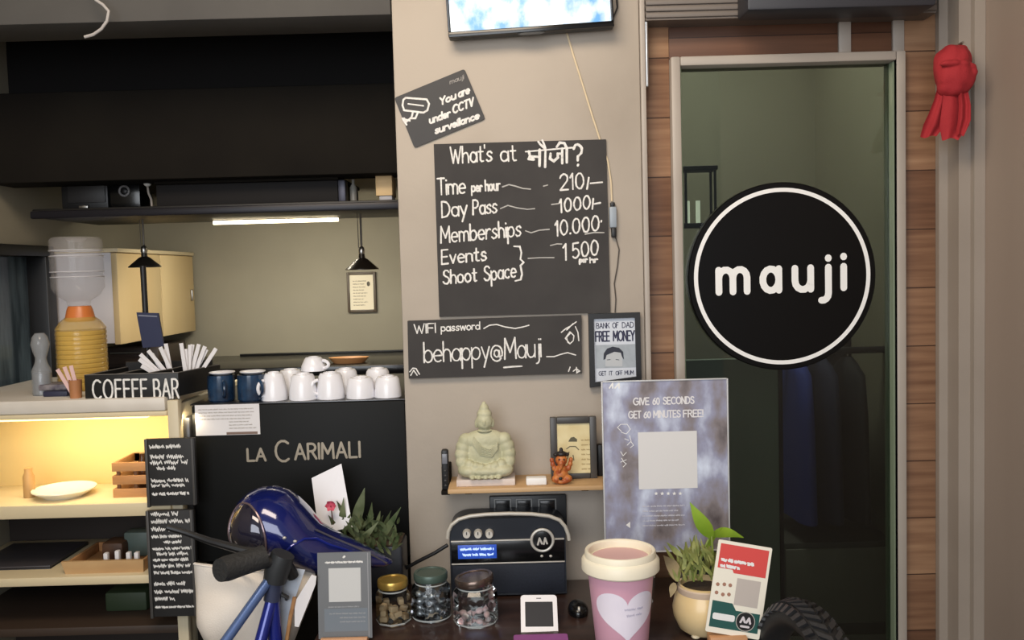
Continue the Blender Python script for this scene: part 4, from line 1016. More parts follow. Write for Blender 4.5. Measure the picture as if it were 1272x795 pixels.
# framed print standing on the shelf
Y = 1.945
s = thing('shelf_picture_frame', 'dark grey framed cream print standing on the wooden shelf', 'picture frame', (W(713, 600, Y).x, Y, zs))
a, b, c, d = rect(684, 518, 741.5, 602, Y); c = zs; kk = 8.5 * Y / F; dep = .014
m = MB()
m.box(a, a + kk, Y, Y + dep, c, d, .002); m.box(b - kk, b, Y, Y + dep, c, d, .002); m.box(a + kk, b - kk, Y, Y + dep, d - kk, d, .002); m.box(a + kk, b - kk, Y, Y + dep, c, c + kk * .8, .002)
m.box((a + b) / 2 - .01, (a + b) / 2 + .01, Y + dep, Y + dep + .03, c, c + .05, .002)
part('frame', m, mat('charcoal_frame', (70, 68, 66), .4), s)
m = MB(); m.box(a + kk, b - kk, Y + .004, Y + dep, c + kk * .8, d - kk); part('print', m, mat('cream_print', (226, 212, 166), .6, c2=(214, 196, 146), scale=30), s)
m = MB(); fr = WALL(Y + .004)
X = lambda pts: wline(pts, Y)
m.flat([(v[0], v[1]) for v in X([(706, 549), (709, 544), (713, 543), (717, 546), (717, 549)][::-1])], fr, .0003)
m.ribbon([X(((704, 558), (708, 555), (715, 555), (719, 559))), X(((712, 566), (713, 572))), X(((707, 562), (705, 570)))], .002, fr, .0003); part('printed_figure', m, mat('grey_green_ink', (96, 92, 74), .8), s)
m = MB(); L = []
for q in range(7): L += scrawl(W(722, 548, Y).x, W(733, 548, Y).x, W(727, 548 + q * 6, Y).z, .004)
m.ribbon(L, .0007, fr, .0003); part('printed_text', m, mat('tan_ink', (170, 148, 104), .8), s)
a, b, c, d = rect(740, 552, 752, 604, 1.97)
m = MB(); m.box(a + .004, b, 1.965, 1.985, zs, d, .003); solo('black_case', m, BLACKP, 'black slim case standing behind the framed print on the shelf', 'case')
# switch plate under the shelf
a, b, c, d = rect(608, 616, 704, 648, 1.985)
s = thing('switch_plate', 'black switch plate with silver outlined switches under the wooden shelf', 'switch plate', ((a + b) / 2, 2.0, c - .02))
m = MB(); m.box(a, b, 1.988, 2.0, c - .02, d, .003); part('plate', m, mat('black_plate', (40, 42, 44), .4), s)
for (p0, p1) in ((614, 635), (641, 661), (669, 691)):
    a2, b2, c2, d2 = rect(p0, 620, p1, 641, 1.985)
    m = MB(); w_ = .0018
    for bx in ((a2, b2, d2 - w_, d2), (a2, b2, c2, c2 + w_), (a2, a2 + w_, c2 + w_, d2 - w_), (b2 - w_, b2, c2 + w_, d2 - w_)): m.box(bx[0], bx[1], 1.9865, 1.988, bx[2], bx[3])
    f = part('switch_frame', m, mat('grey_silver', (150, 150, 148), .35, .5) if 'grey_silver' not in bpy.data.materials else bpy.data.materials['grey_silver'], s)
    m = MB(); m.box(a2 + .004, b2 - .004, 1.985, 1.988, c2 + .004, d2 - .004, .001); part('rocker', m, BLACKG, f)
# ================================================================ counter before the pillar
ZC = W(720, 719, 2.0).z
KX0, KX1 = -.405, .425
s = thing('counter', 'dark brown wooden counter top in front of the pillar', 'counter', ((KX0 + KX1) / 2, 1.7, 0))
m = MB(); m.box(KX0, KX1, 1.53, 1.998, ZC - .035, ZC, .004); part('worktop', m, DARKWOOD, s)
m = MB(); m.box(KX0 + .02, KX1 - .02, 1.555, 1.99, 0, ZC - .0355, .003); part('base', m, mat('dark_counter_base', (44, 36, 33), .6), s)

# ---------------------------------------------------------------- radio
RY = 1.9
a, b = W(559, 690, RY).x, W(703, 690, RY).x
zr = W(632, 643.5, RY).z
s = thing('radio', 'dark navy retro radio with a blue display and round dial', 'radio', ((a + b) / 2, 1.94, ZC))
NAVY = mat('dark_navy_shell', (24, 28, 36), .35, c2=(28, 33, 42), scale=8)
def arch(x0, x1, z0, z1, r, n=8):
    return [(x0, z0), (x1, z0)] + [(x1 - r[0] + r[0] * math.sin(PI / 2 * (1 - i / n)) if False else x1 - r[0] + r[0] * math.cos(PI / 2 * i / n), z1 - r[1] + r[1] * math.sin(PI / 2 * i / n)) for i in range(n + 1)] + [(x0 + r[0] - r[0] * math.sin(PI / 2 * i / n), z1 - r[1] + r[1] * math.cos(PI / 2 * i / n)) for i in range(n + 1)]
m = MB(); m.prism(arch(a, b, ZC + .004, zr, (.045, .03)), WALL(RY), -.085, 0); part('shell', m, NAVY, s)
for q in (a + .03, b - .03):
    m = MB(); m.box(q - .012, q + .012, 1.905, 1.98, ZC, ZC + .0042, .001); part('foot', m, BLACKP, s)
zA, zB = W(632, 670.5, RY).z, W(632, 698.5, RY).z
m = MB(); m.box(a + .004, b - .003, RY - .003, RY + .0005, ZC + .009, zB - .003, .002); part('speaker_grille', m, mat('navy_grille', (20, 26, 38), .7, c2=(28, 34, 48), scale=300), s)
m = MB(); m.box(a + .003, b - .003, RY - .004, RY - .0002, zB + .002, zA - .002, .001); part('control_panel', m, BLACKG, s)
SILV = mat('satin_silver', (196, 192, 184), .35, .25)
for zz in (zA, zB):
    m = MB(); m.box(a + .003, b - .003, RY - .005, RY, zz - .0014, zz + .0014, .0006); part('trim_strip', m, SILV, s)
# handle over the top
hp = [W(x, y, 1.897) for x, y in ((556, 669), (557, 660), (561, 652), (570, 645), (584, 641), (604, 639), (632, 638), (660, 638.5), (682, 641), (695, 646), (702, 654), (706, 664), (707, 671))]
m = MB(); m.tube(hp, .0042, 10); part('handle', m, mat('pale_satin_handle', (190, 185, 174), .35, .1), s)
for k, px in enumerate((580, 594, 608)):
    p = W(px, 662, RY); m = MB(); m.lathe([(.0095, 0), (.0095, .004), (.008, .014), (.0075, .015), (0, .015)], (0, 0, 0), 18, M=Matrix.Translation((p.x, RY, p.z)) @ Matrix.Rotation(PI / 2, 4, 'X'))
    kb = part('knob', m, mat('cream_silver_knob', (214, 210, 200), .3, .3) if k == 0 else bpy.data.materials['cream_silver_knob'], s)
    m = MB(); m.box(p.x - .001, p.x + .001, RY - .0158, RY - .0148, p.z, p.z + .006); part('pointer', m, BLACKP, kb)
x0, x1, z0, z1 = rect(569, 676, 617, 693, RY)
m = MB(); m.box(x0, x1, RY - .0055, RY - .004, z0, z1, .0006); d = part('display', m, mat('blue_display', (38, 74, 170), .3, emit=.45), s)
m = MB(); fr = WALL(RY - .0055); L = []
for r_, yy in enumerate((682.5, 689.5)): L += scrawl(W(572 + r_ * 3, yy, RY).x, W(613, yy, RY).x, W(600, yy, RY).z, .0062)
m.ribbon(L, .0016, fr, .0003); part('display_text', m, mat('display_glyphs', (190, 214, 250), .4, emit=.6), d)
p = W(673.5, 670, RY)
m = MB(); m.tube([(p.x + .0235 * math.cos(i * PI / 18), RY - .006, p.z + .0235 * math.sin(i * PI / 18)) for i in range(36)], .0033, 10, closed=True); part('dial_ring', m, SILV, s)
m = MB(); m.lathe([(.021, 0), (.02, .006), (.012, .0075), (0, .0075)], (0, 0, 0), 32, M=Matrix.Translation((p.x, RY - .003, p.z)) @ Matrix.Rotation(PI / 2, 4, 'X')); dl = part('dial', m, BLACKG, s)
m = MB(); m.ribbon([[(p.x - .010, p.z - .008), (p.x - .006, p.z + .006), (p.x - .001, p.z - .006)], [(p.x + .003, p.z - .007), (p.x + .006, p.z + .006), (p.x + .010, p.z - .006)]], .004, WALL(RY - .0106), .0003); part('dial_mark', m, SILV, dl)
for px in (673, 684):
    q = W(px, 690, RY); m = MB(); m.ball((q.x, RY - .004, q.z), .0035, .002, .003, 2); part('button', m, SILV, s)
# its cable / aerial
m = MB(); m.tube([W(x, y, Y) for x, y, Y in ((556, 677, 1.93), (540, 687, 1.93), (520, 697, 1.94), (500, 708, 1.95), (485, 722, 1.96))], .0042, 8); m.tube([W(485, 722, 1.96), Vector((W(485, 722, 1.96).x - .01, 1.96, ZC + .004))], .0042, 8)
solo('black_cable', m, BLACKP, 'thick black cable running from behind the radio down to the counter', 'cable')

# ---------------------------------------------------------------- jars
def jar(px0, px1, ytop, ylid, Y, label, lid_c, sides, tilt=0, nm='gold_lid'):
    a, b = W(px0, 750, Y).x, W(px1, 750, Y).x; cx, r = (a + b) / 2, (b - a) / 2
    zl = W((px0 + px1) / 2, ylid, Y).z; zt = W((px0 + px1) / 2, ytop, Y + .0).z
    s = thing('glass_jar', label, 'jar', (cx, Y, ZC)); h = zl - ZC
    seg = sides
    m = MB(); m.lathe([(0, .001), (r * .92, 0), (r, .006), (r, h * .72), (r * .97, h * .82), (r * .8, h * .93), (r * .78, h)], (cx, Y, ZC), seg, M=None)
    part('jar_body', m, GLASSC if True else None, s, smooth=50 if sides > 12 else 20)
    m = MB(); m.tube([(cx + r * .8 * math.cos(i * PI / 14), Y + r * .8 * math.sin(i * PI / 14), ZC + h * .93) for i in range(28)], .0016, 6, closed=True)
    part('glass_rim', m, bpy.data.materials.get('glass_bead') or plastic('glass_bead', (214, 220, 220), .45, .05), s)
    m = MB(); m.tube([(cx + r * .96 * math.cos(i * 2 * PI / seg), Y + r * .96 * math.sin(i * 2 * PI / seg), ZC + .004) for i in range(seg)], .0022, 6, closed=True)
    part('glass_foot', m, bpy.data.materials['glass_bead'], s)
    m = MB(); hl = .015
    M = Matrix.Translation((cx, Y, ZC + h + .0005)) @ Matrix.Rotation(tilt, 4, 'Y')
    m.lathe([(0, 0), (r * .86, 0), (r * .88, .002), (r * .88, hl - .003), (r * .84, hl), (r * .7, hl), (r * .68, hl - .0015), (0, hl - .001)], (0, 0, 0), 36, M=M)
    part('lid', m, lid_c, s)
    return cx, r, h
CANDY = {}
def sweets(cx, Y, r, h0, n, mt, label, group, kind='twist', sc=.008):
    layer = 0; k = 0; z = ZC + .003 + sc * .75
    while k < n:
        m_ = 5 if layer % 2 == 0 else 4
        for i in range(m_):
            if k >= n: break
            an = 2 * PI * i / m_ + layer * .6 + R.uniform(-.2, .2); rr = r * .66
            if m_ == 5 and i == 4: rr = 0
            M = Matrix.Translation((cx + rr * math.cos(an), Y + rr * math.sin(an), z)) @ Matrix.Rotation(R.uniform(0, 6), 4, 'Z') @ Matrix.Rotation(R.uniform(-.35, .35), 4, 'Y')
            m = MB()
            if kind == 'twist':
                m.ball((0, 0, 0), sc * .75, sc * .55, sc * .55, 2)
                for sg in (-1, 1): m.lathe([(.0012, 0), (sc * .55, sc * .7), (sc * .5, sc * .72), (0, sc * .1)], (0, 0, 0), 8, M=Matrix.Translation((sg * sc * .65, 0, 0)) @ Matrix.Rotation(sg * PI / 2, 4, 'Y'))
                bmesh.ops.transform(m.bm, matrix=M, verts=m.bm.verts[:])
                solo('wrapped_sweet', m, mt, label, 'sweet', group)
            else:
                m.box(-sc * .7, sc * .7, -sc * .5, sc * .5, -sc * .5, sc * .5, .0015, M=M)
                solo('biscuit_piece', m, mt, label, 'sweet', group)
            k += 1
        z += sc * 1.02; layer += 1
JL = 1.80
cx, r, h = jar(467, 510, 716, 728, 1.78, 'glass jar with a gold lid and beige pieces, beside the grey sign', mat('gold_lid', (196, 162, 84), .3, .7), 8)
sweets(cx, 1.78, r, 0, 13, mat('beige_biscuit', (206, 178, 140), .7), 'beige piece in the gold-lidded jar', 'beige pieces in the gold-lidded jar', 'bix', .0115)
cx, r, h = jar(512, 560, 706, 719, 1.80, 'glass jar with a dull green lid and silver wrapped sweets', mat('dull_green_lid', (74, 92, 84), .4, .3), 32)
sweets(cx, 1.80, r, 0, 17, mat('silver_wrapper', (200, 202, 206), .25, .6, c2=(120, 124, 130), scale=120), 'silver wrapped sweet in the green-lidded jar', 'silver wrapped sweets in the green-lidded jar', 'twist', .013)
cx, r, h = jar(563, 618, 712, 724, 1.77, 'glass jar with a tilted dark metal lid and a few pink sweets', mat('dark_tin_lid', (112, 96, 88), .25, .8), 10, tilt=-.12)
sweets(cx - .004, 1.77, r * .9, 0, 4, mat('pink_wrapper', (222, 178, 178), .4, c2=(236, 226, 224), scale=60), 'pink and white sweet in the jar with the tilted lid', 'pink sweets in the jar with the tilted lid', 'twist', .012)
# ---------------------------------------------------------------- grey sign stand
def frame3(o, u, v): return (Vector(o), Vector(u).normalized(), Vector(v).normalized())
Y = 1.685; k = Y / F
x0, x1, z0, z1 = rect(393.5, 689, 460.5, 787, Y)
s = thing('sign_stand', 'grey card sign with a white square in a wooden block beside the jars', 'sign', ((x0 + x1) / 2, Y, ZC))
lean = .1; wbl = .011
fr = frame3((0, Y, ZC), (1, 0, 0), (0, math.sin(lean), math.cos(lean)))
H = z1 - ZC
m = MB(); m.prism([(x0, .006), (x1, .006), (x1, H), (x0, H)], fr, -.003, 0); cd = part('card', m, mat('slate_grey_card', (104, 106, 108), .5, c2=(112, 114, 117), scale=4), s)
m = MB(); m.box(x0 + .006, x1 - .008, Y - .014, Y + .016, ZC, ZC + .006, .001); m.box(x0 + .006, x1 - .008, Y - .014, Y - .0035, ZC + .006, ZC + wbl, .001); part('wooden_base', m, mat('pinkish_wood_base', (206, 158, 120), .5), s)
cxm = (x0 + x1) / 2
m = MB(); zq = lambda py: W(427, py, Y).z - ZC
qx0, qx1 = W(407, 730, Y).x, W(447, 730, Y).x
m.rfl(qx0, zq(749), qx1, zq(708), fr, .0004); part('white_square', m, mat('pale_grey_square', (200, 200, 198), .7), cd)
m = MB(); m.ribbon(scrawl(qx0 - .006, qx1 + .006, zq(702), .0035), .0018, fr, .0004); m.ribbon([[(cxm - .001, zq(695)), (cxm + .001, zq(694))]], .004, fr, .0004); part('heading', m, CHALK, cd)
m = MB(); L = scrawl(x0 + .02, x1 - .025, zq(756), .003)
for q in range(3): L += scrawl(x0 + .022 + (.02 if q else 0), x1 - .012, zq(764 + q * 5), .0028)
m.ribbon(L, .0008, fr, .0004); part('small_print', m, mat('pale_grey_print2', (150, 152, 154), .7), cd)
m = MB(); m.rfl(x0 + .012, .02, x1 - .008, zq(757), fr, .0002); part('tinted_panel', m, mat('blue_grey_panel', (112, 120, 128), .5), cd)
m = MB(); m.rfl(x1 - .007, .008, x1 - .0055, H - .002, fr, .0003); part('edge_line', m, mat('pale_edge_line', (150, 150, 152), .4), cd)

# ---------------------------------------------------------------- phone, purple pad, mouse
s = thing('mobile_phone', 'white mobile phone propped up on the counter', 'phone', W(670, 790, 1.72))
lo, hi = W(670.5, 791, 1.70), W(669, 739, 1.765)
v = (hi - lo); Hp = v.length; u = Vector((1, -.0, -.02)); fr = frame3(lo, u, v)
hw = 23.2 * 1.735 / F
def rrect(x0, y0, x1, y1, r, n=5):
    o = []
    for (cx, cy, a0) in ((x1 - r, y0 + r, -90), (x1 - r, y1 - r, 0), (x0 + r, y1 - r, 90), (x0 + r, y0 + r, 180)):
        o += [(cx + r * math.cos(math.radians(a0 + 90 * i / n)), cy + r * math.sin(math.radians(a0 + 90 * i / n))) for i in range(n + 1)]
    return o
m = MB(); m.prism(rrect(-hw, 0, hw, Hp, .007), fr, -.008, 0); b0 = part('body', m, mat('white_phone', (240, 238, 240), .25), s)
m = MB(); m.prism(rrect(-hw * .76, Hp * .235, hw * .76, Hp * .83, .001), fr, .0001, .0004); part('screen', m, mat('phone_screen', (66, 66, 68), .12), s)
m = MB(); m.ribbon([[(-.004, Hp * .915), (.004, Hp * .915)]], .002, fr, .0003); part('earpiece', m, mat('grey_slot', (120, 118, 120), .5), s)
m = MB(); m.box(lo.x - .03, lo.x + .03, 1.74, 1.80, ZC, ZC + .022, .003); solo('phone_rest', m, BLACKG, 'dark block behind the white phone that it leans on', 'block')
a, b = W(638, 793, 1.68).x, W(705, 793, 1.68).x
m = MB(); m.prism(rrect(a, 1.60, b, 1.684, .006), (Vector((0, 0, ZC)), Vector((1, 0, 0)), Vector((0, 1, 0))), 0, .005); solo('purple_pad', m, mat('purple_pad_cover', (150, 84, 148), .6), 'purple pad lying in front of the white phone', 'notepad')
p = W(720, 774, 1.76)
s = thing('computer_mouse', 'small black glossy mouse between the phone and the pink cup', 'mouse', (p.x, 1.8, ZC))
m = MB(); m.ball((p.x, 1.80, ZC + .006), .021, .034, .019, 4); bmesh.ops.bisect_plane(m.bm, geom=m.bm.verts[:] + m.bm.edges[:] + m.bm.faces[:], plane_co=(0, 0, ZC), plane_no=(0, 0, -1), clear_outer=True); part('shell', m, BLACKG, s)
m = MB(); m.cyl((p.x - .002, 1.772, ZC + .018), (p.x + .002, 1.772, ZC + .018), .005, seg=14); part('wheel', m, SILV, s)

# ---------------------------------------------------------------- pink cup
CY = 1.60; p = W(771, 720, CY); cx = p.x; k = CY / F
zl = W(771, 707, CY).z; ztop = W(771, 682, CY).z
s = thing('pink_tumbler', 'tall pink tumbler with a cream lid and a white heart', 'tumbler', (cx, CY, ZC))
rb, rt = 32 * k, 41.5 * k
Hc = zl - ZC
PINK = mat('dusty_pink', (218, 164, 184), .45, c2=(224, 172, 190), scale=3)
CREAM = mat('cream_lid', (236, 228, 206), .4)
m = MB(); m.lathe([(0, 0), (rb - .002, 0), (rb, .003), (rt, Hc), (rt - .003, Hc), (0, Hc - .001)], (cx, CY, ZC), 56); part('body', m, PINK, s)
m = MB(); q = zl; hh = ztop - zl
m.lathe([(47 * k, 0), (49 * k, .003), (49 * k, hh * .52), (46.5 * k, hh * .66), (45 * k, hh * .7), (44.5 * k, hh * .95), (43.5 * k, hh), (41.5 * k, hh), (39.5 * k, hh * .94), (38.5 * k, hh * .62), (0, hh * .6)], (cx, CY, zl + .0003), 56)
m.lathe([(47 * k, 0), (rt * 1.0, -.0)], (cx, CY, zl + .0003), 56); part('lid', m, CREAM, s)
m = MB(); m.lathe([(0, 0), (36 * k, 0), (36 * k, .0012), (0, .0012)], (cx, CY, zl + hh * .605 + .0004), 48); part('lid_top', m, mat('pale_pink_disc', (216, 176, 176), .5), s)
# heart lying on the curved side
m = MB()
hc = W(775, 753, CY); dzc = hc.z - ZC
def hshape(t): return (16 * math.sin(t) ** 3, 13 * math.cos(t) - 5 * math.cos(2 * t) - 2 * math.cos(3 * t) - math.cos(4 * t))
n_r, n_a = 8, 64; rows = []
for i in range(n_r + 1):
    row = []
    for j in range(n_a + 1):
        x, y = hshape(2 * PI * j / n_a); f = i / n_r
        dx, dz = x / 16 * 43 * k * f, (y + 2.5) / 14.5 * 32 * k * f - .002
        z = dzc + dz; rr = rb + (rt - rb) * z / Hc + .0006
        an = -PI / 2 + .09 + dx / rr
        row.append((cx + rr * math.cos(an), CY + rr * math.sin(an), ZC + z))
    rows.append(row)
m.strip(rows); hp_ = part('heart', m, mat('white_heart', (238, 230, 242), .6, c2=(230, 222, 236), scale=15), s, smooth=80)
m = MB(); L = []
for q, (x0, x1) in enumerate(((-.006, .030), (-.002, .028))):
    for ln in scrawl(x0, x1, .012 - q * .011, .006):
        L.append([(cx + (rr_ := rb + (rt - rb) * (dzc + y) / Hc + .0011) * math.cos(-PI / 2 + .09 + x / rr_), CY + rr_ * math.sin(-PI / 2 + .09 + x / rr_), ZC + dzc + y) for x, y in ln])
for ln in L: m.tube(ln, .0004, 4)
part('handwriting', m, mat('pale_blue_ink', (168, 164, 184), .7), hp_)

# ---------------------------------------------------------------- poster in an acrylic holder
Y = 1.84; k = Y / F
x0, x1, _, z1 = rect(749.5, 472, 905, 685, Y); z0 = W(860, 684, Y).z
s = thing('poster_stand', 'clear acrylic stand with a blurry grey-blue poster before the door', 'poster', ((x0 + x1) / 2, Y, ZC))
POST = mat('poster_print', (80, 72, 74), .5, c2=(218, 228, 246), scale=15, stretch=(1, 1, .6), detail=8, lo=.3, hi=.7)
_r = [n for n in POST.node_tree.nodes if n.type == 'VALTORGB'][0].color_ramp.elements
for q_, c_ in ((.42, (130, 122, 124)), (.53, (150, 152, 176))): _r.new(q_).color = lin(c_)
rl = .0
m = MB(); m.box(x0 + .002, x1 - .002, Y, Y + .002, z0 + .002, z1 - .002); pp = part('poster', m, POST, s)
EDGE = plastic('acrylic_edge', (214, 216, 218), .75, .1)
m = MB(); e = .0032
m.box(x0 - e + .002, x0 + .0018, Y - .002, Y + .004, z0, z1, .0005); m.box(x1 - .0018, x1 + e - .002, Y - .002, Y + .004, z0, z1, .0005); m.box(x0 + .002, x1 - .002, Y - .002, Y + .004, z1 - .0018, z1 + .001, .0005); m.box(x0 + .002, x1 - .002, Y - .002, Y + .004, z0 - .001, z0 + .0018, .0005)
part('acrylic_edge', m, EDGE, s)
m = MB(); xm = W(790, 690, Y).x; m.box(xm - .04, xm + .03, Y, Y + .003, ZC, z0 - .001, .0005); m.box(xm - .05, xm + .04, Y - .03, Y + .04, ZC, ZC + .003, .0008) if False else None
m.box(xm - .045, xm + .035, Y + .0035, Y + .05, ZC, ZC + .004, .0008); part('acrylic_foot', m, plastic('acrylic_clear', (225, 228, 230), .25, .1), s)
fr = WALL(Y)
m = MB(); L = wput('GIVE', 787, 503, 806, 502.5, 8.5, Y) + wput('60', 811, 502.4, 819, 502.2, 8, Y) + wput('SECONDS', 824, 502, 862, 501, 8.5, Y) + wput('GET', 781, 519.5, 796, 519, 8.5, Y) + wput('60', 800, 519, 808, 518.8, 7.5, Y) + wput('MINUTES', 812, 518.7, 845, 518, 8.5, Y) + wput('FREE!', 849, 518, 873, 517.4, 8.5, Y)
m.ribbon(L, .0026, fr, .0005); part('poster_heading', m, mat('pale_print', (222, 220, 222), .6), pp)
m = MB(); L = [wline(q, Y) for q in (((757, 482), (761, 476), (761, 482)), ((764, 482), (769, 476), (769, 482)))]; m.ribbon(L, .003, fr, .0005); part('poster_logo', m, WHITE, pp)
m = MB(); a, b, c, d = rect(793, 536, 866, 607, Y); m.rfl(a, c, b, d, fr, .0004); part('white_panel', m, mat('pale_panel', (216, 215, 214), .6), pp)
m = MB()
for q in range(5):
    c0 = W(815 + q * 7.5, 613, Y); pts = [(c0.x + (.0045 if i % 2 == 0 else .002) * math.cos(PI / 2 + i * PI / 5), c0.z + (.0045 if i % 2 == 0 else .002) * math.sin(PI / 2 + i * PI / 5)) for i in range(10)]; m.flat(pts, fr, .0005)
part('stars', m, WHITE, pp)
m = MB(); L = []
for q in range(5): L += scrawl(W(786, 0, Y).x, W(840 - 8 * (q % 2), 0, Y).x, W(800, 630 + q * 6, Y).z, .0035)
m.ribbon(L, .0008, fr, .0005); part('small_print', m, mat('pale_small_print', (196, 195, 204), .6), pp)
m = MB(); m.ribbon([wline(q, Y) for q in (((772, 536), (767, 531), (771, 527), (779, 527), (783, 533), (778, 539), (772, 537)), ((782, 541), (784, 548), (779, 553)), ((776, 545), (781, 547)), ((784, 549), (787, 553), (783, 556)), ((771, 561), (774, 566), (778, 562)), ((772, 569), (775, 574), (778, 576), (774, 580)), ((771, 574), (778, 571)))], .0013, fr, .0005); part('poster_doodle', m, WHITE, pp)
m = MB(); c0 = W(781, 652, Y); m.flat([(c0.x - .006, c0.z), (c0.x + .003, c0.z - .007), (c0.x + .003, c0.z + .007)], fr, .0005); part('arrow', m, WHITE, pp)

# ---------------------------------------------------------------- leaf helper
def leaf(m, base, tip, wd, up=Vector((0, 0, 1)), bend=.15, fold=.12, n=7):
    base, tip = Vector(base), Vector(tip); ax = tip - base; L_ = ax.length
    sd = ax.cross(up)
    if sd.length < 1e-6: sd = Vector((1, 0, 0))
    sd.normalize(); nr = sd.cross(ax).normalized(); rows = []
    for i in range(n + 1):
        t = i / n; w_ = wd * math.sin(PI * (.06 + .94 * t) ** .8) * (1 - .15 * t) if i < n else 0.0006
        c = base + ax * t + nr * (bend * L_ * math.sin(PI * t))
        rows.append([c - sd * w_ + nr * fold * w_, c, c + sd * w_ + nr * fold * w_])
    m.strip(rows)
# ---------------------------------------------------------------- cream pot with a plant
Y = 1.685; k = Y / F; p = W(874, 760, Y); cx = p.x
s = thing('potted_plant', 'cream bellied pot with a bright green leafy plant on the counter', 'plant', (cx, Y, ZC))
zt = W(874, 724, Y).z; H = zt - ZC
POTM = mat('cream_pot_glaze', (222, 194, 140), .35, c2=(232, 208, 160), scale=7, coat=.2)
m = MB(); r = 39 * k
m.lathe([(0, .004), (r * .62, .004), (r * .8, H * .12), (r * .97, H * .36), (r, H * .52), (r * .92, H * .74), (r * .8, H * .86), (r * .8, H), (r * .73, H), (r * .72, H * .88), (0, H * .86)], (cx, Y, ZC), 40); part('pot', m, POTM, s)
for an in (-2.2, -.9, .6, 2.4):
    m = MB(); m.ball((cx + r * .62 * math.cos(an), Y + r * .62 * math.sin(an), ZC + .005), .009, .009, .0052, 2); part('foot', m, mat('pale_foot_glaze', (230, 214, 180), .4) if 'pale_foot_glaze' not in bpy.data.materials else bpy.data.materials['pale_foot_glaze'], s)
m = MB(); m.lathe([(r * .81, 0), (r * .83, .004), (r * .83, .013), (r * .805, .015)], (cx, Y, zt - .018), 40); part('rim_band', m, mat('pinkish_grey_band', (196, 176, 156), .5), s)
LEAF = mat('lime_leaf', (150, 178, 52), .4, c2=(122, 158, 44), scale=18)
LEAF2 = mat('mossy_leaf', (160, 160, 92), .55, c2=(118, 128, 66), scale=40)
pin = lambda x, y, dy=0: W(x, y, Y + dy)
for (b0, t0, wd, dy0, dy1, bd) in (((884, 668), (857, 624), 10, 0, -.01, -.08), ((884, 664), (924, 668), 8, 0, -.01, .2), ((872, 690), (897, 655), 4, .01, 0, .1)):
    m = MB(); leaf(m, pin(*b0, dy0), pin(*t0, dy1), wd * k, up=Vector((.1, 1, .25)), bend=bd); part('leaf', m, LEAF, s, smooth=80)
m = MB()
for pts in (((884, 720), (886, 695), (884, 666)), ((872, 722), (868, 700), (880, 670)), ((890, 722), (896, 700), (892, 676)), ((862, 722), (858, 700), (868, 682))): m.tube([pin(x, y) for x, y in pts], .0022, 6)
part('stems', m, mat('green_stem', (132, 150, 70), .5), s, kind='stuff')
m = MB()
for i in range(90):
    bx = R.uniform(840, 896); by = R.uniform(690, 724); dy = R.uniform(-.025, .03)
    an = R.uniform(-.9, .9) - .1; ln = R.uniform(10, 26)
    leaf(m, pin(bx, by, dy), pin(bx + ln * math.sin(an) - 4, by - ln * math.cos(an) - 4, dy + R.uniform(-.01, .01)), R.uniform(1.6, 3.2) * k, up=Vector((R.uniform(-.5, .5), 1, R.uniform(-.3, .6))), bend=R.uniform(-.2, .2), n=4)
part('moss_foliage', m, LEAF2, s, kind='stuff', smooth=80)
m = MB(); leaf(m, pin(842, 722, -.01), pin(824, 690, -.02), 9 * k, up=Vector((.4, 1, .2)), bend=.2); leaf(m, pin(838, 724, -.01), pin(833, 742, -.015), 5 * k, up=Vector((.2, 1, 0)), bend=.1); part('dry_leaf', m, mat('dry_beige_leaf', (190, 172, 134), .7, c2=(164, 146, 108), scale=30), s, smooth=80)
m = MB(); m.lathe([(0, 0), (r * .7, 0), (r * .7, .003), (0, .004)], (cx, Y, ZC + H * .87), 24); part('soil', m, mat('dark_soil', (52, 42, 32), .9, c2=(74, 60, 44), scale=200), s)

# ---------------------------------------------------------------- red white and green card
Y = 1.60
c4 = [W(x, y, yy) for x, y, yy in ((876, 784, 1.592), (943, 795, 1.592), (961, 679, 1.612), (893, 670, 1.612))]
o = c4[0]; u = (c4[1] - c4[0]); v = (c4[3] - c4[0]); un = u.normalized(); v = (v - un * v.dot(un)); wd, hg = u.length, v.length
drop = max(0, (min(c4[0].z, c4[1].z) - ZC))
fr = frame3(o, u, v); s = thing('standing_card', 'tilted white card with a red top and dark green bottom beside the pot', 'card', (o.x + wd / 2, 1.6, ZC))
m = MB(); m.prism(rrect(0, 0, wd, hg, .003), fr, -.0025, 0); cd = part('card', m, mat('cream_card', (238, 232, 216), .5), s)
U_ = lambda a, b: (a * wd, b * hg)
def poly(name, pts, mt, d, par=None):
    m = MB(); m.flat([U_(*q) for q in pts], fr, d); return part(name, m, mt, par or cd)
poly('red_panel', ((.05, .70), (.33, .70), (.36, .665), (.95, .665), (.95, .965), (.05, .965)), mat('coral_red', (214, 76, 72), .5), .0003)
poly('green_panel', ((.05, .06), (.95, .06), (.95, .27), (.5, .27), (.42, .34), (.05, .345)), mat('deep_green', (34, 84, 78), .5), .0003)
m = MB(); L = scrawl(.1 * wd, .7 * wd, .775 * hg, .034 * hg) + scrawl(.1 * wd, .45 * wd, .71 * hg, .034 * hg); m.ribbon(L, .0026, fr, .0006); part('heading', m, WHITE, cd)
poly('square_panel', ((.44, .33), (.88, .33), (.88, .62), (.44, .62)), mat('pale_taupe_square', (190, 180, 172), .7), .0003)
for (x, y) in ((.1, .52), (.22, .53), (.33, .53), (.1, .43), (.22, .42), (.33, .43)):
    m = MB(); m.flat([(x * wd + .0035 * math.cos(i * PI / 6), y * hg + .0035 * math.sin(i * PI / 6)) for i in range(12)], fr, .0003); part('dot', m, mat('brown_dot', (164, 120, 100), .6) if 'brown_dot' not in bpy.data.materials else bpy.data.materials['brown_dot'], cd)
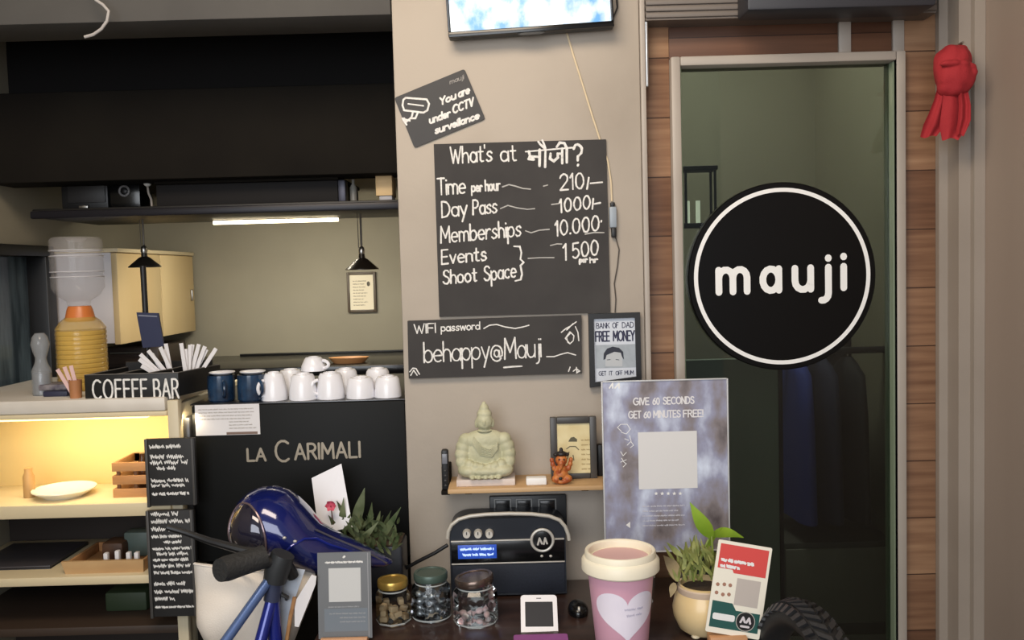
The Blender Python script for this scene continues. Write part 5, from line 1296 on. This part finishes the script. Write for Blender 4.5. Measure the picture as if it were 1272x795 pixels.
m = MB(); m.prism(rrect(.09 * wd, .145 * hg, .5 * wd, .215 * hg, .0035), fr, .0004, .0006); part('white_pill', m, WHITE, cd)
m = MB(); cc = U_(.7, .17); m.flat([(cc[0] + .0175 * math.cos(i * PI / 16), cc[1] + .0175 * math.sin(i * PI / 16)) for i in range(32)], fr, .0006); em = part('emblem', m, mat('emblem_black', (36, 34, 36), .4), cd)
m = MB(); m.ribbon([A(cc[0], cc[1], .0172, .0172, 0, 360, 32)], .0014, fr, .0009); part('emblem_ring', m, SILV, cd)
m = MB(); m.ribbon([[(cc[0] - .009, cc[1] - .002), (cc[0] - .005, cc[1] + .007), (cc[0] - .001, cc[1] - .001)], [(cc[0] + .002, cc[1] - .001), (cc[0] + .006, cc[1] + .007), (cc[0] + .009, cc[1] - .002)], [(cc[0] - .007, cc[1] - .009), (cc[0] + .007, cc[1] - .009)]], .004, fr, .0009); part('emblem_mark', m, mat('emblem_white', (214, 206, 210), .5), cd)
bm0 = o + fr[1] * wd * .5
Mb = Matrix.Translation((bm0.x - .004, bm0.y + .004, ZC))
m = MB(); m.box(-wd * .38, wd * .3, -.014, .016, 0, max(.006, W(905, 790, 1.59).z - ZC), .002, M=Mb); part('wooden_base', m, mat('tan_wood_base', (196, 146, 104), .5), s)

# ---------------------------------------------------------------- knobbly tyre at the right
s = thing('tyre', 'black knobbly tyre standing at the right end of the counter', 'tyre', (.478, 1.42, 0))
top = W(985, 764, 1.72)
RT, rt_ = .215, .024
C0 = Vector((.478, 1.42, W(985, 756, 1.42).z - RT - .028))
tz = Matrix.Rotation(PI / 2 + .06, 3, 'Z')
def tp(a, b, rr=rt_):
    """a: round the wheel, b: round the section"""
    rad = RT + rr * math.cos(b)
    return C0 + tz @ Vector((rad * math.sin(a), rr * 1.15 * math.sin(b), rad * math.cos(a)))
m = MB(); NA, NB = 72, 16
g = [[m.bm.verts.new(tp(2 * PI * i / NA, 2 * PI * j / NB)) for j in range(NB)] for i in range(NA)]
for i in range(NA):
    for j in range(NB): m.bm.faces.new((g[i][j], g[(i + 1) % NA][j], g[(i + 1) % NA][(j + 1) % NB], g[i][(j + 1) % NB]))
RUB = mat('black_rubber', (30, 30, 31), .6)
part('carcass', m, RUB, s, smooth=60)
m = MB(); m.cyl((C0.x, C0.y, .012), (C0.x, C0.y, C0.z - RT + .02), .014, seg=14); m.lathe([(0, 0), (.13, 0), (.13, .01), (.02, .016), (0, .016)], (C0.x, C0.y, 0), 28); part('stand', m, BLACKP, s)
m = MB()
for i in range(58):
    a0 = 2 * PI * i / 58
    for (b0, b1, sk) in ((-1.25, -.75, .02), (-.62, -.08, .045), (.08, .62, -.045), (.75, 1.25, -.02)):
        vs = []
        for rr in (rt_ - .001, rt_ + .006):
            for (aa, bb) in ((a0 - .026 + sk, b0), (a0 + .026 + sk, b0), (a0 + .026 - sk, b1), (a0 - .026 - sk, b1)): vs.append(m.bm.verts.new(tp(aa, bb, rr)))
        for f in ((4, 5, 6, 7), (0, 1, 5, 4), (1, 2, 6, 5), (2, 3, 7, 6), (3, 0, 4, 7)): m.bm.faces.new([vs[q] for q in f])
part('tread_blocks', m, mat('tread_rubber', (44, 44, 46), .5), s, smooth=20, kind='stuff')

# ---------------------------------------------------------------- dark plant and white card at the machine
Y = 1.93; k = Y / F; p = W(450, 700, Y); cx = p.x
s = thing('leafy_planter', 'black planter with dark green leaves and a red flower before the coffee machine', 'plant', (cx, Y, ZC))
a, b = W(410, 690, Y).x, W(503, 690, Y).x; zt = W(450, 672, Y).z
m = MB(); m.box(a, b, Y - .045, Y + .05, ZC, zt, .006); part('planter', m, mat('blue_black_planter', (28, 30, 38), .4), s)
m = MB(); m.box(a + .004, b - .004, Y - .041, Y + .046, zt - .002, zt + .003, .002); part('soil', m, bpy.data.materials['dark_soil'], s)
LD = mat('dark_leaf', (66, 82, 52), .4, c2=(112, 120, 86), scale=30); LP = mat('sage_leaf', (128, 136, 106), .5, c2=(100, 110, 78), scale=30)
pin = lambda x, y, dy=0: W(x, y, Y + dy)
big = [((440, 650), (453, 606), 9, LP), ((428, 655), (427, 618), 7, LD), ((432, 655), (418, 622), 6, LD), ((455, 660), (462, 624), 5, LD), ((470, 668), (498, 630), 6, LD), ((465, 672), (492, 652), 6, LP), ((440, 674), (470, 648), 6, LP), ((450, 678), (474, 668), 7, LP), ((425, 668), (408, 640), 5, LD), ((470, 670), (486, 634), 4, LD), ((420, 672), (440, 640), 5, LD), ((458, 676), (480, 676), 6, LP), ((442, 668), (446, 636), 7, LD), ((462, 668), (476, 640), 6, LD), ((436, 660), (462, 642), 5, LD), ((430, 672), (412, 655), 5, LD), ((478, 676), (500, 662), 5, LD), ((446, 676), (440, 652), 6, LP), ((470, 678), (492, 688), 5, LP), ((420, 676), (402, 662), 5, LD)]
for i, (b0, t0, wd, mt) in enumerate(big):
    m = MB(); dy = R.uniform(-.035, .02); leaf(m, pin(b0[0], b0[1] + 6, dy + .01), pin(*t0, dy - .012), wd * k * .8, up=Vector((R.uniform(-.4, .4), 1, R.uniform(0, .6))), bend=R.uniform(-.15, .15)); part('leaf', m, mt, s, smooth=80)
m = MB()
for i in range(110):
    bx = R.uniform(412, 494); by = R.uniform(648, 690); an = R.uniform(-1, 1); ln = R.uniform(8, 20); dy = R.uniform(-.04, .03) if by < 672 else R.uniform(-.065, -.05)
    leaf(m, pin(bx, by, dy), pin(bx + ln * math.sin(an), by - ln * math.cos(an), dy - .008), R.uniform(1.6, 3.4) * k, up=Vector((R.uniform(-.6, .6), 1, R.uniform(-.2, .6))), bend=.1, n=4)
part('small_foliage', m, LD, s, kind='stuff', smooth=80)
m = MB()
c0 = pin(411, 628, -.03)
for i in range(6):
    an = i * PI / 3; leaf(m, c0, c0 + Vector((.012 * math.cos(an), -.006, .012 * math.sin(an))), .007, up=Vector((0, 1, .01)), bend=.2, n=5)
part('flower', m, mat('pink_red_petals', (206, 82, 104), .5), s, smooth=80)
m = MB(); m.tube([c0, pin(413, 645, -.02), pin(420, 672, 0)], .0012, 6); part('flower_stem', m, mat('reddish_stem', (104, 44, 44), .5), s)
c4 = [W(x, y, yy) for x, y, yy in ((396, 663, 1.91), (438, 655, 1.91), (424, 576, 1.95), (387, 594, 1.95))]
m = MB(); q = [m.bm.verts.new(v) for v in c4] + [m.bm.verts.new(v + Vector((0, .0012, 0))) for v in c4]
for f in ((0, 1, 2, 3), (7, 6, 5, 4), (0, 4, 5, 1), (1, 5, 6, 2), (2, 6, 7, 3), (3, 7, 4, 0)): m.bm.faces.new([q[i] for i in f])
solo('white_card', m, mat('bright_white_card', (236, 236, 242), .6), 'plain white card tucked behind the red flower before the coffee machine', 'card')

# ---------------------------------------------------------------- bicycle with helmet and cloth bag
HY = 1.66
BLU = mat('metallic_blue', (30, 42, 130), .22, .25, coat=.6)
BLUP = mat('pale_blue_metal', (96, 120, 170), .25, .5)
head = W(340, 727, HY)
s = thing('bicycle', 'blue bicycle with black grips standing left of the counter', 'bicycle', (head.x - .25, HY - .1, 0))
P3 = lambda x, y, Y: W(x, y, Y)
m = MB(); m.tube([P3(352, 700, HY), P3(330, 698, HY - .015), P3(300, 703, HY - .04), P3(276, 709, HY - .07)], .0125, 12); m.tube([P3(352, 700, HY), P3(359, 706, HY + .012), P3(364, 716, HY + .02)], .0115, 12); part('handlebar', m, BLACKP, s)
m = MB(); m.tube([P3(329, 691, HY - .012), P3(318, 694.5, HY - .022), P3(298, 701, HY - .04), P3(282, 706, HY - .058), P3(273, 708.5, HY - .072)], [.0215, .022, .0225, .0235, .021], 18); g_ = part('grip', m, mat('black_rubber_grip', (40, 40, 40), .7, bump=.3, bscale=180), s)
m = MB(); pts = [P3(328, 688, HY), P3(300, 683, HY), P3(260, 672, HY + .02), P3(232, 662, HY + .03), P3(208, 655, HY + .03)]; m.tube(pts, [.009, .0085, .007, .006, .006], 10); part('brake_lever', m, BLACKP, s)
m = MB(); m.tube([P3(352, 688, HY), P3(345, 705, HY), P3(341, 722, HY)], [.022, .025, .022], 16); part('stem', m, mat('dark_stem', (40, 42, 44), .5), s)
m = MB(); m.tube([P3(341, 718, HY), P3(338, 745, HY)], .0165, 16); part('head_tube', m, mat('slate_blue_tube', (62, 68, 92), .35, .3), s)
bb = Vector((head.x - .16, HY - .2, .30)); seat = Vector((head.x - .30, HY - .38, .62))
t0 = P3(339, 738, HY); t1 = P3(324, 795, HY - .03); d_ = (t1 - t0)
m = MB(); m.tube([t0, t1, t0 + d_ * 2.6], .0115, 14); part('down_tube', m, BLU, s)
e0 = t0 + d_ * 2.6
u0 = P3(333, 722, HY - .01); u1 = P3(281, 795, HY - .08); d2 = (u1 - u0)
m = MB(); m.tube([u0, u1, u0 + d2 * 1.9], .0095, 14); part('top_tube', m, BLUP, s)
e1 = u0 + d2 * 1.9
m = MB(); m.tube([e1 + (e1 - u0) * .05, e1, e0], .012, 12); part('seat_tube', m, BLU, s)
fw_ = Vector((head.x + .02, HY + .02, .22))
m = MB(); m.tube([P3(338, 745, HY), Vector((head.x + .01, HY, .46))], .014, 12)
for sg in (-1, 1): m.tube([Vector((head.x + .01, HY, .46)), Vector((head.x + .01 + sg * .03, HY + .01, .44)), Vector((fw_.x + sg * .03, fw_.y, .22))], .008, 8)
part('fork', m, BLU, s)
rw = e0 + Vector((-.22, -.22, -.05)); rw.z = .22
m = MB()
for sg in (-1, 1): m.tube([e0 + Vector((sg * .01, 0, 0)), rw + Vector((sg * .025, -sg * .025, 0))], .007, 8)
m.tube([e1, rw], .007, 8); part('rear_stays', m, BLU, s)
for (c, dr_) in ((fw_, Vector((0, 1, 0))), (rw, Vector((.7, .7, 0)))):
    q = Vector((0, 0, 1)); rr = .198
    ring = lambda r_: [c + dr_.normalized() * r_ * math.cos(i * PI / 24) + q * r_ * math.sin(i * PI / 24) for i in range(48)]
    m = MB(); m.tube(ring(rr), .022, 10, closed=True); wl = part('wheel', m, RUB, s)
    ax = dr_.normalized().cross(q)
    m = MB(); m.tube(ring(rr - .026), .008, 8, closed=True); m.cyl(c - ax * .025, c + ax * .025, .014)
    for i in range(10): m.tube([c, c + dr_.normalized() * (rr - .026) * math.cos(i * PI / 5) + q * (rr - .026) * math.sin(i * PI / 5)], .0015, 5)
    part('rim', m, STEEL, wl)
m = MB(); m.tube([e1 + (e1 - u0) * .05, e1 + Vector((-.03, -.04, .05))], .012, 10); part('seat_post', m, STEEL, s)
sp_ = e1 + Vector((-.03, -.04, .05))
m = MB(); m.ball(sp_ + Vector((0, 0, .015)), .06, .10, .025, 3); part('saddle', m, BLACKP, s)
# helmet: teardrop shell given by its outline, with real depth
cols = [(287.5, 655, 658, .012), (289, 644, 668, .03), (292, 633, 674, .045), (300, 620, 681, .062), (312, 610.5, 687, .076), (326, 605.5, 690, .083), (342, 604.5, 694, .086), (358, 609.5, 699, .085), (370, 618, 704, .082), (380, 629, 707, .079), (390, 642, 710, .075), (398, 651, 711, .07), (415, 661, 706, .06), (435, 670, 705, .048), (460, 682, 704, .032), (478, 691, 703, .018), (487, 696, 700, .006)]
HYc = HY + .137
def hring(i, nseg=36):
    x, yt, yb, ry = cols[i]; T, B = W(x, yt, HYc), W(x, yb, HYc); c = (T + B) / 2; rz = (T.z - B.z) / 2
    return c, rz, ry
s = thing('helmet', 'glossy blue teardrop bicycle helmet with a clear visor on the handlebar', 'helmet', W(370, 706, HYc))
m = MB(); rings = []
for i in range(len(cols)):
    c, rz, ry = hring(i)
    rings.append([m.bm.verts.new(c + Vector((0, -ry * math.cos(2 * PI * j / 36), rz * math.sin(2 * PI * j / 36)))) for j in range(36)])
for a_, b_ in zip(rings, rings[1:]):
    for j in range(36): m.bm.faces.new((a_[j], a_[(j + 1) % 36], b_[(j + 1) % 36], b_[j]))
m.bm.faces.new(rings[0][::-1]); m.bm.faces.new(rings[-1])
part('shell', m, mat('gloss_blue_shell', (24, 32, 100), .14, .1, coat=.8, c2=(18, 26, 80), scale=6), s, smooth=70)
def hsurf(px, py, off=.002):
    for i in range(len(cols) - 1):
        if cols[i][0] <= px <= cols[i + 1][0]: break
    t = (px - cols[i][0]) / (cols[i + 1][0] - cols[i][0])
    c0, r0, y0 = hring(i); c1, r1, y1 = hring(i + 1); c = c0.lerp(c1, t); rz = r0 + (r1 - r0) * t; ry = y0 + (y1 - y0) * t
    z = W(px, py, HYc).z; q = max(-.985, min(.985, (z - c.z) / rz))
    return Vector((W(px, py, HYc).x, HYc - ry * math.sqrt(1 - q * q) - off, z))
m = MB(); rows = []
VC = (319, 654); VR = (25, 37)
tl = math.radians(-12)
for i in range(9):
    row = []
    for j in range(41):
        an = 2 * PI * j / 40; f = i / 8
        ex, ey = VR[0] * f * math.cos(an), VR[1] * f * math.sin(an)
        x = VC[0] + ex * math.cos(tl) - ey * math.sin(tl); y = VC[1] + ex * math.sin(tl) + ey * math.cos(tl)
        x = max(290, x)
        row.append(hsurf(x, y, .002 + .008 * math.sqrt(max(0, 1 - f * f))))
    rows.append(row)
m.strip(rows); part('visor', m, mat('smoked_visor', (44, 42, 58), .1, .35, coat=1.0), s, smooth=80)
m = MB(); m.tube([v + Vector((0, -.0005, 0)) for v in rows[-1][:-1]], .0022, 8, closed=True); part('visor_rim', m, mat('pinkish_chrome', (150, 130, 134), .25, .7), s)
m = MB(); m.tube([hsurf(x, y, .0015) for x, y in ((352, 690), (362, 676), (374, 663), (388, 657), (400, 660), (415, 668), (435, 676), (458, 687))], .0028, 8); part('moulded_ridge', m, BLU, s)
m = MB(); 
for (x, y) in ((366, 653), (378, 658)): m.ball(hsurf(x, y, .001), .004, .003, .003, 2)
part('rivets', m, SILV, s)
m = MB(); m.tube([hsurf(x, y, .0012) for x, y in ((396, 652), (420, 665), (440, 674), (462, 685), (482, 697))], .0022, 8); part('edge_trim', m, mat('grey_trim', (86, 84, 92), .3, .5), s)
# cloth bag
BGY = 1.75
s = thing('cloth_bag', 'off-white cloth bag hanging from the handlebar of the blue bicycle', 'bag', W(315, 900, BGY))
lft = [(241, 700), (241, 716), (242, 735), (243, 755), (244, 771), (252, 785), (262, 800), (275, 830), (285, 860)]
rgt = [(392, 703), (391, 720), (388, 740), (380, 760), (372, 780), (364, 800), (356, 830), (350, 860), (345, 860)]
rows = []; nb = 22
for i in range(9):
    row = []; L0, L1 = W(*lft[i], BGY), W(*rgt[i], BGY); L1.z = L0.z if False else L1.z
    dep = .05 * math.sin(PI * min(1, i / 9)) + .004
    for j in range(2 * nb):
        if j < nb: t = j / (nb - 1); sg = -1
        else: t = 1 - (j - nb) / (nb - 1); sg = 1
        c = L0.lerp(L1, t); bulge = dep * math.sqrt(max(0, 1 - (2 * t - 1) ** 2)) + .001
        wr = .006 * math.sin(9 * t + i * .8) * min(1, i / 2 + .3) + .004 * noise.noise(Vector((t * 7, i * .7, sg)))
        sag = -.012 * math.sin(PI * t) * (1 if i == 0 else .6 if i == 1 else .2)
        row.append((c.x, c.y + sg * bulge * (1 if sg < 0 else .8) + wr, c.z + sag))
    rows.append(row + [row[0]])
m = MB(); m.strip(rows); part('cloth', m, mat('off_white_canvas', (224, 214, 202), .85, c2=(232, 223, 212), scale=9, bump=.15, bscale=400), s, smooth=70)
m = MB(); top = rows[0]; m.tube([Vector(q) for q in top[:-1]], .0022, 6, closed=True); part('hem', m, bpy.data.materials['off_white_canvas'], s)
for sg, Yh in ((0, BGY - .02), (1, BGY + .02)):
    m = MB(); A0, B0 = W(300 + sg * 20, 703, Yh), W(352 + sg * 10, 704, Yh); T = P3(325 + 8 * sg, 694, HY + .005)
    m.tube([A0 + Vector((0, 0, -.01)), A0.lerp(T, .6), T, B0.lerp(T, .5), B0 + Vector((0, 0, -.01))], .003, 6); part('strap', m, bpy.data.materials['off_white_canvas'], s)
# leaflets tucked in the bag
def leaflet(corners, Y0, name, mt, label, cat):
    q0 = [W(x, y, Y0 + dy) for x, y, dy in corners]; m = MB()
    a_ = [m.bm.verts.new(v) for v in q0]; b_ = [m.bm.verts.new(v + Vector((0, .002, 0))) for v in q0]; n = len(a_)
    m.bm.faces.new(a_); m.bm.faces.new(b_[::-1])
    for i in range(n): m.bm.faces.new((a_[i], a_[(i + 1) % n], b_[(i + 1) % n], b_[i]))
    return solo(name, m, mt, label, cat, smooth=0)
leaflet(((366, 778, 0), (371, 779, 0), (392, 726, 0), (393, 716, 0), (387, 714, 0), (366, 748, 0)), 1.685, 'white_leaflet', mat('leaflet_white', (228, 224, 224), .7), 'folded white leaflet slanting at the right edge of the cloth bag', 'leaflet')
leaflet(((333, 800, 0), (356, 798, 0), (366, 745, 0), (379, 708, 0), (351, 704, 0), (343, 735, 0)), 1.690, 'grey_blue_paper', mat('grey_blue_sheet', (166, 174, 186), .6, c2=(184, 190, 200), scale=8), 'pale grey-blue folded paper hanging before the cloth bag', 'paper')
m = MB(); m.tube([W(366, 742, 1.684), W(361, 765, 1.683), W(353, 815, 1.68)], .004, 8); solo('wooden_stick', m, TANWOOD, 'thin pale wooden stick beside the grey-blue paper', 'stick')
m = MB(); m.tube([W(337, 730, 1.668), W(346, 736, 1.662), W(357, 742, 1.664), W(356, 744, 1.68)], .004, 8); solo('black_strap', m, BLACKP, 'short black strap on the bicycle stem before the paper', 'strap')

# ---------------------------------------------------------------- round sign on the door
Y = DY - .008; c0 = W(971.5, 343.5, Y); r = 116.5 * Y / F
s = thing('round_sign', 'round black sign lettered mauji in white on the glass door', 'sign', (c0.x, DY, c0.z - r))
m = MB(); M = Matrix.Translation((c0.x, DY + .0118, c0.z)) @ Matrix.Rotation(PI / 2, 4, 'X')
dp = DY + .0118 - Y
m.lathe([(0, 0), (r, 0), (r, dp - .002), (r - .002, dp), (0, dp)], (0, 0, 0), 96, M=M); ds = part('disc', m, mat('gloss_black_disc', (9, 8, 8), .3, spec=.2), s)
fr = WALL(Y); rr = 109.5 * Y / F
m = MB(); n = 96; ri = rr - 5 * Y / F
m.strip([[(c0.x + q * math.cos(2 * PI * i / n), Y - .0008, c0.z + q * math.sin(2 * PI * i / n)) for i in range(n + 1)] for q in (ri, rr)])
part('white_ring', m, mat('sign_white', (240, 240, 238), .5), s, smooth=0)
m = MB(); SW = bpy.data.materials['sign_white']; hX = 46
L = wput('m', 893, 363.3, 928, 362, hX, Y) + wput('a', 947.5, 361.2, 967.5, 360.5, hX * .97, Y) + wput('u', 987.5, 360, 1007, 359.3, hX * .97, Y) + wput('j', 1021.5, 358.8, 1029, 358.6, hX * .97, Y)
ii = W(1048, 357.5, Y); hh = hX * .97 * Y / F
L += [[(ii.x, ii.z + hh * q) for q in (.6, 0)], [(ii.x, ii.z + hh * .86), (ii.x, ii.z + hh * .88)]]
m.ribbon(L, 8.4 * Y / F, fr, .0006); part('lettering', m, SW, s)

# ---------------------------------------------------------------- red knotted cloth
Y = 1.93; k = Y / F
s = thing('red_cloth_bundle', 'red knotted cloth bundle hanging on the jamb right of the door', 'cloth', W(1182, 172, Y))
m = MB(); c0 = W(1184, 89, Y)
RX = (c0, k)
def E2(px, py, rx, ry, rz=None, dy=0): m.ball(W(px, py, Y + dy), rx * k, (rz or ry) * k, ry * k, 3)
E2(1184, 76, 22, 20, 17); E2(1186, 95, 24, 23, 19, -.005); E2(1184, 108, 20, 14, 16, -.004); E2(1170, 90, 9, 22, 12, .0); E2(1204, 84, 9, 7, 7, -.02); E2(1209, 89, 5, 6, 5, -.022); E2(1196, 80, 9, 5, 6, -.028); E2(1181, 79, 14, 4, 6, -.03); E2(1186, 62, 14, 6, 12, .004)
b_ = baked(m, .0022, 5)
for v in b_.bm.verts:
    q = v.co; nn = noise.noise(Vector((q.x * 55, q.y * 55, q.z * 22))); v.co += (q - c0).normalized() * nn * .0035
RED = mat('red_cloth', (150, 28, 36), .85, c2=(168, 40, 46), scale=14, bump=.15, bscale=300)
part('bundle', b_, RED, s, smooth=70)
def tail(outline, dy, ph):
    rows = []
    for (xl, xr, y) in outline:
        rows.append([W(xl + (xr - xl) * j / 12, y + 1.5 * math.sin(ph + j * .5) * (y - 110) / 60, Y + dy + .004 * math.sin(ph + j * .8) - .004) for j in range(13)])
    m = MB(); m.strip(rows)
    bmesh.ops.solidify(m.bm, geom=m.bm.faces[:], thickness=.0018)
    part('cloth_tail', m, RED, s, smooth=70)
tail([(1164, 1180, 110), (1160, 1180, 125), (1154, 1177, 140), (1147, 1175, 155), (1143, 1163, 170)], .004, 0)
tail([(1172, 1202, 110), (1171, 1205, 125), (1169, 1206, 140), (1167, 1204, 155), (1170, 1190, 173)], -.008, 1.2)
tail([(1190, 1203, 115), (1191, 1206, 130), (1190, 1206, 148), (1188, 1201, 160), (1188, 1197, 168)], -.016, 2)
m = MB(); q = W(1186, 60, 1.965); m.cyl((q.x, 1.968, q.z), (q.x, 1.93, q.z + .004), .003, seg=10); part('hook', m, STEEL, s)

# ---------------------------------------------------------------- seen through the glass
# a tall grey-green panel, coats that stand in for reflected clothing, a low grey chest
Y = 2.55
a, b, c, d = rect(858, 446, 969, 900, Y)
s = thing('screen_panel', 'tall grey-green panel standing behind the door glass under the round sign', 'panel', ((a + b) / 2, Y, 0))
m = MB(); m.box(a - .02, b, Y, Y + .03, 0, d, .003); part('panel', m, mat('grey_green_panel', (126, 142, 134), .6, c2=(134, 150, 142), scale=3), s)
m = MB(); m.box(b, b + .012, Y - .002, Y + .032, 0, d, .002); part('edge', m, BLACKM, s)
for (p0, p1) in ():
    pass
Y = 2.95
a, b, c, d = rect(972, 640, 1112, 900, Y)
zc_ = W(1040, 655, Y).z
m = MB(); m.box(a, b + .0, Y, Y + .4, 0, zc_ - .05, .006)
s = thing('low_chest', 'low dark grey chest behind the door glass below the dark clothes', 'chest', ((a + b) / 2, Y + .2, 0))
part('body', m, mat('dark_grey_chest', (62, 62, 58), .6), s)
m = MB()
for q in range(2):
    m.box(a + .012, b - .012, Y - .008, Y - .0005, zc_ - .33 - q * .3, zc_ - .07 - q * .3, .003)
part('drawer_front', m, mat('dark_grey_drawer', (120, 120, 112), .6), s)
zr = W(1040, 440, Y).z
m = MB(); m.box(a - .02, b + .1, Y + .42, Y + .46, 0, zr + .12, .003); solo('dark_board', m, BLACKM, 'black upright board behind the hanging dark clothes behind the glass', 'board')
m = MB(); m.cyl((a, Y + .12, zr), (b + .12, Y + .12, zr), .012, seg=14)
s = thing('clothes_rail', 'dark rail behind the door glass holding the dark clothes', 'rail', ((a + b) / 2, Y + .12, zr)); part('rail', m, BLACKP, s)
m = MB(); m.box(a, a + .02, Y + .12, Y + .419, zr - .01, zr + .01); part('rail_arm', m, BLACKP, s)
m = MB(); m.box(b + .1, b + .12, Y + .12, Y + .419, zr - .01, zr + .01); part('rail_arm', m, BLACKP, s)
for i, (px, cc, lb, wd) in enumerate(((1003, (38, 60, 150), 'dark blue jacket standing in for a reflection, leftmost behind the door glass', .036), (1036, (26, 34, 66), 'near-black navy coat standing in for a reflection, in the middle behind the door glass', .036), (1070, (18, 22, 30), 'black coat standing in for a reflection, rightmost behind the door glass', .038))):
    p = W(px, 470, Y); s = thing('reflection_coat', lb, 'coat', (p.x, Y + .12, zr - .58))  # coat shapes stand in for dark clothing reflected in the glass
    rows = []
    for (f, w_, dp_) in ((0, .012, .02), (.05, .03, .07), (.1, wd * .85, .13), (.35, wd, .15), (.7, wd * 1.05, .16), (1, wd * 1.15, .165)):
        rows.append([(p.x + w_ * math.cos(t) * (1 + .12 * math.sin(5 * t + i)), Y + .12 + dp_ * math.sin(t) * (1 if f else 1), zr - .02 - .55 * f) for t in [2 * PI * j / 24 for j in range(25)]])
    m = MB(); m.strip(rows); part('coat_body', m, mat('coat_cloth_%d' % i, cc, .8), s, smooth=70)
    m = MB(); m.tube([(p.x, Y + .12, zr - .02), (p.x, Y + .12, zr + .012)], .003, 6); part('hanger_hook', m, STEEL, s)
# lantern behind the glass at the upper left
Y = 2.35
a, b, c, d = rect(849, 207, 888, 283, Y)
s = thing('wall_lantern', 'black lantern with pale glowing tubes behind the upper left of the door glass', 'lantern', ((a + b) / 2, Y, c))
m = MB()
for (x, y) in ((a, Y - .02), (b - .006, Y - .02), (a, Y + .03), (b - .006, Y + .03)): m.box(x, x + .006, y, y + .006, c + .012, d - .012)
m.box(a - .004, b + .004, Y - .024, Y + .04, d - .012, d, .002); m.box(a - .004, b + .004, Y - .024, Y + .04, c, c + .012, .002)
m.box(PR, a - .004, Y, Y + .016, (c + d) / 2, (c + d) / 2 + .016); part('cage', m, BLACKP, s)
for px in (854, 867):
    q = W(px, 258, Y + .01); m = MB(); m.cyl((q.x, Y + .01, c + .012), (q.x, Y + .01, c + .072), .006, seg=12); part('tube', m, mat('pale_lantern_glass', (216, 222, 206), .3, emit=1.2) if 'pale_lantern_glass' not in bpy.data.materials else bpy.data.materials['pale_lantern_glass'], s)
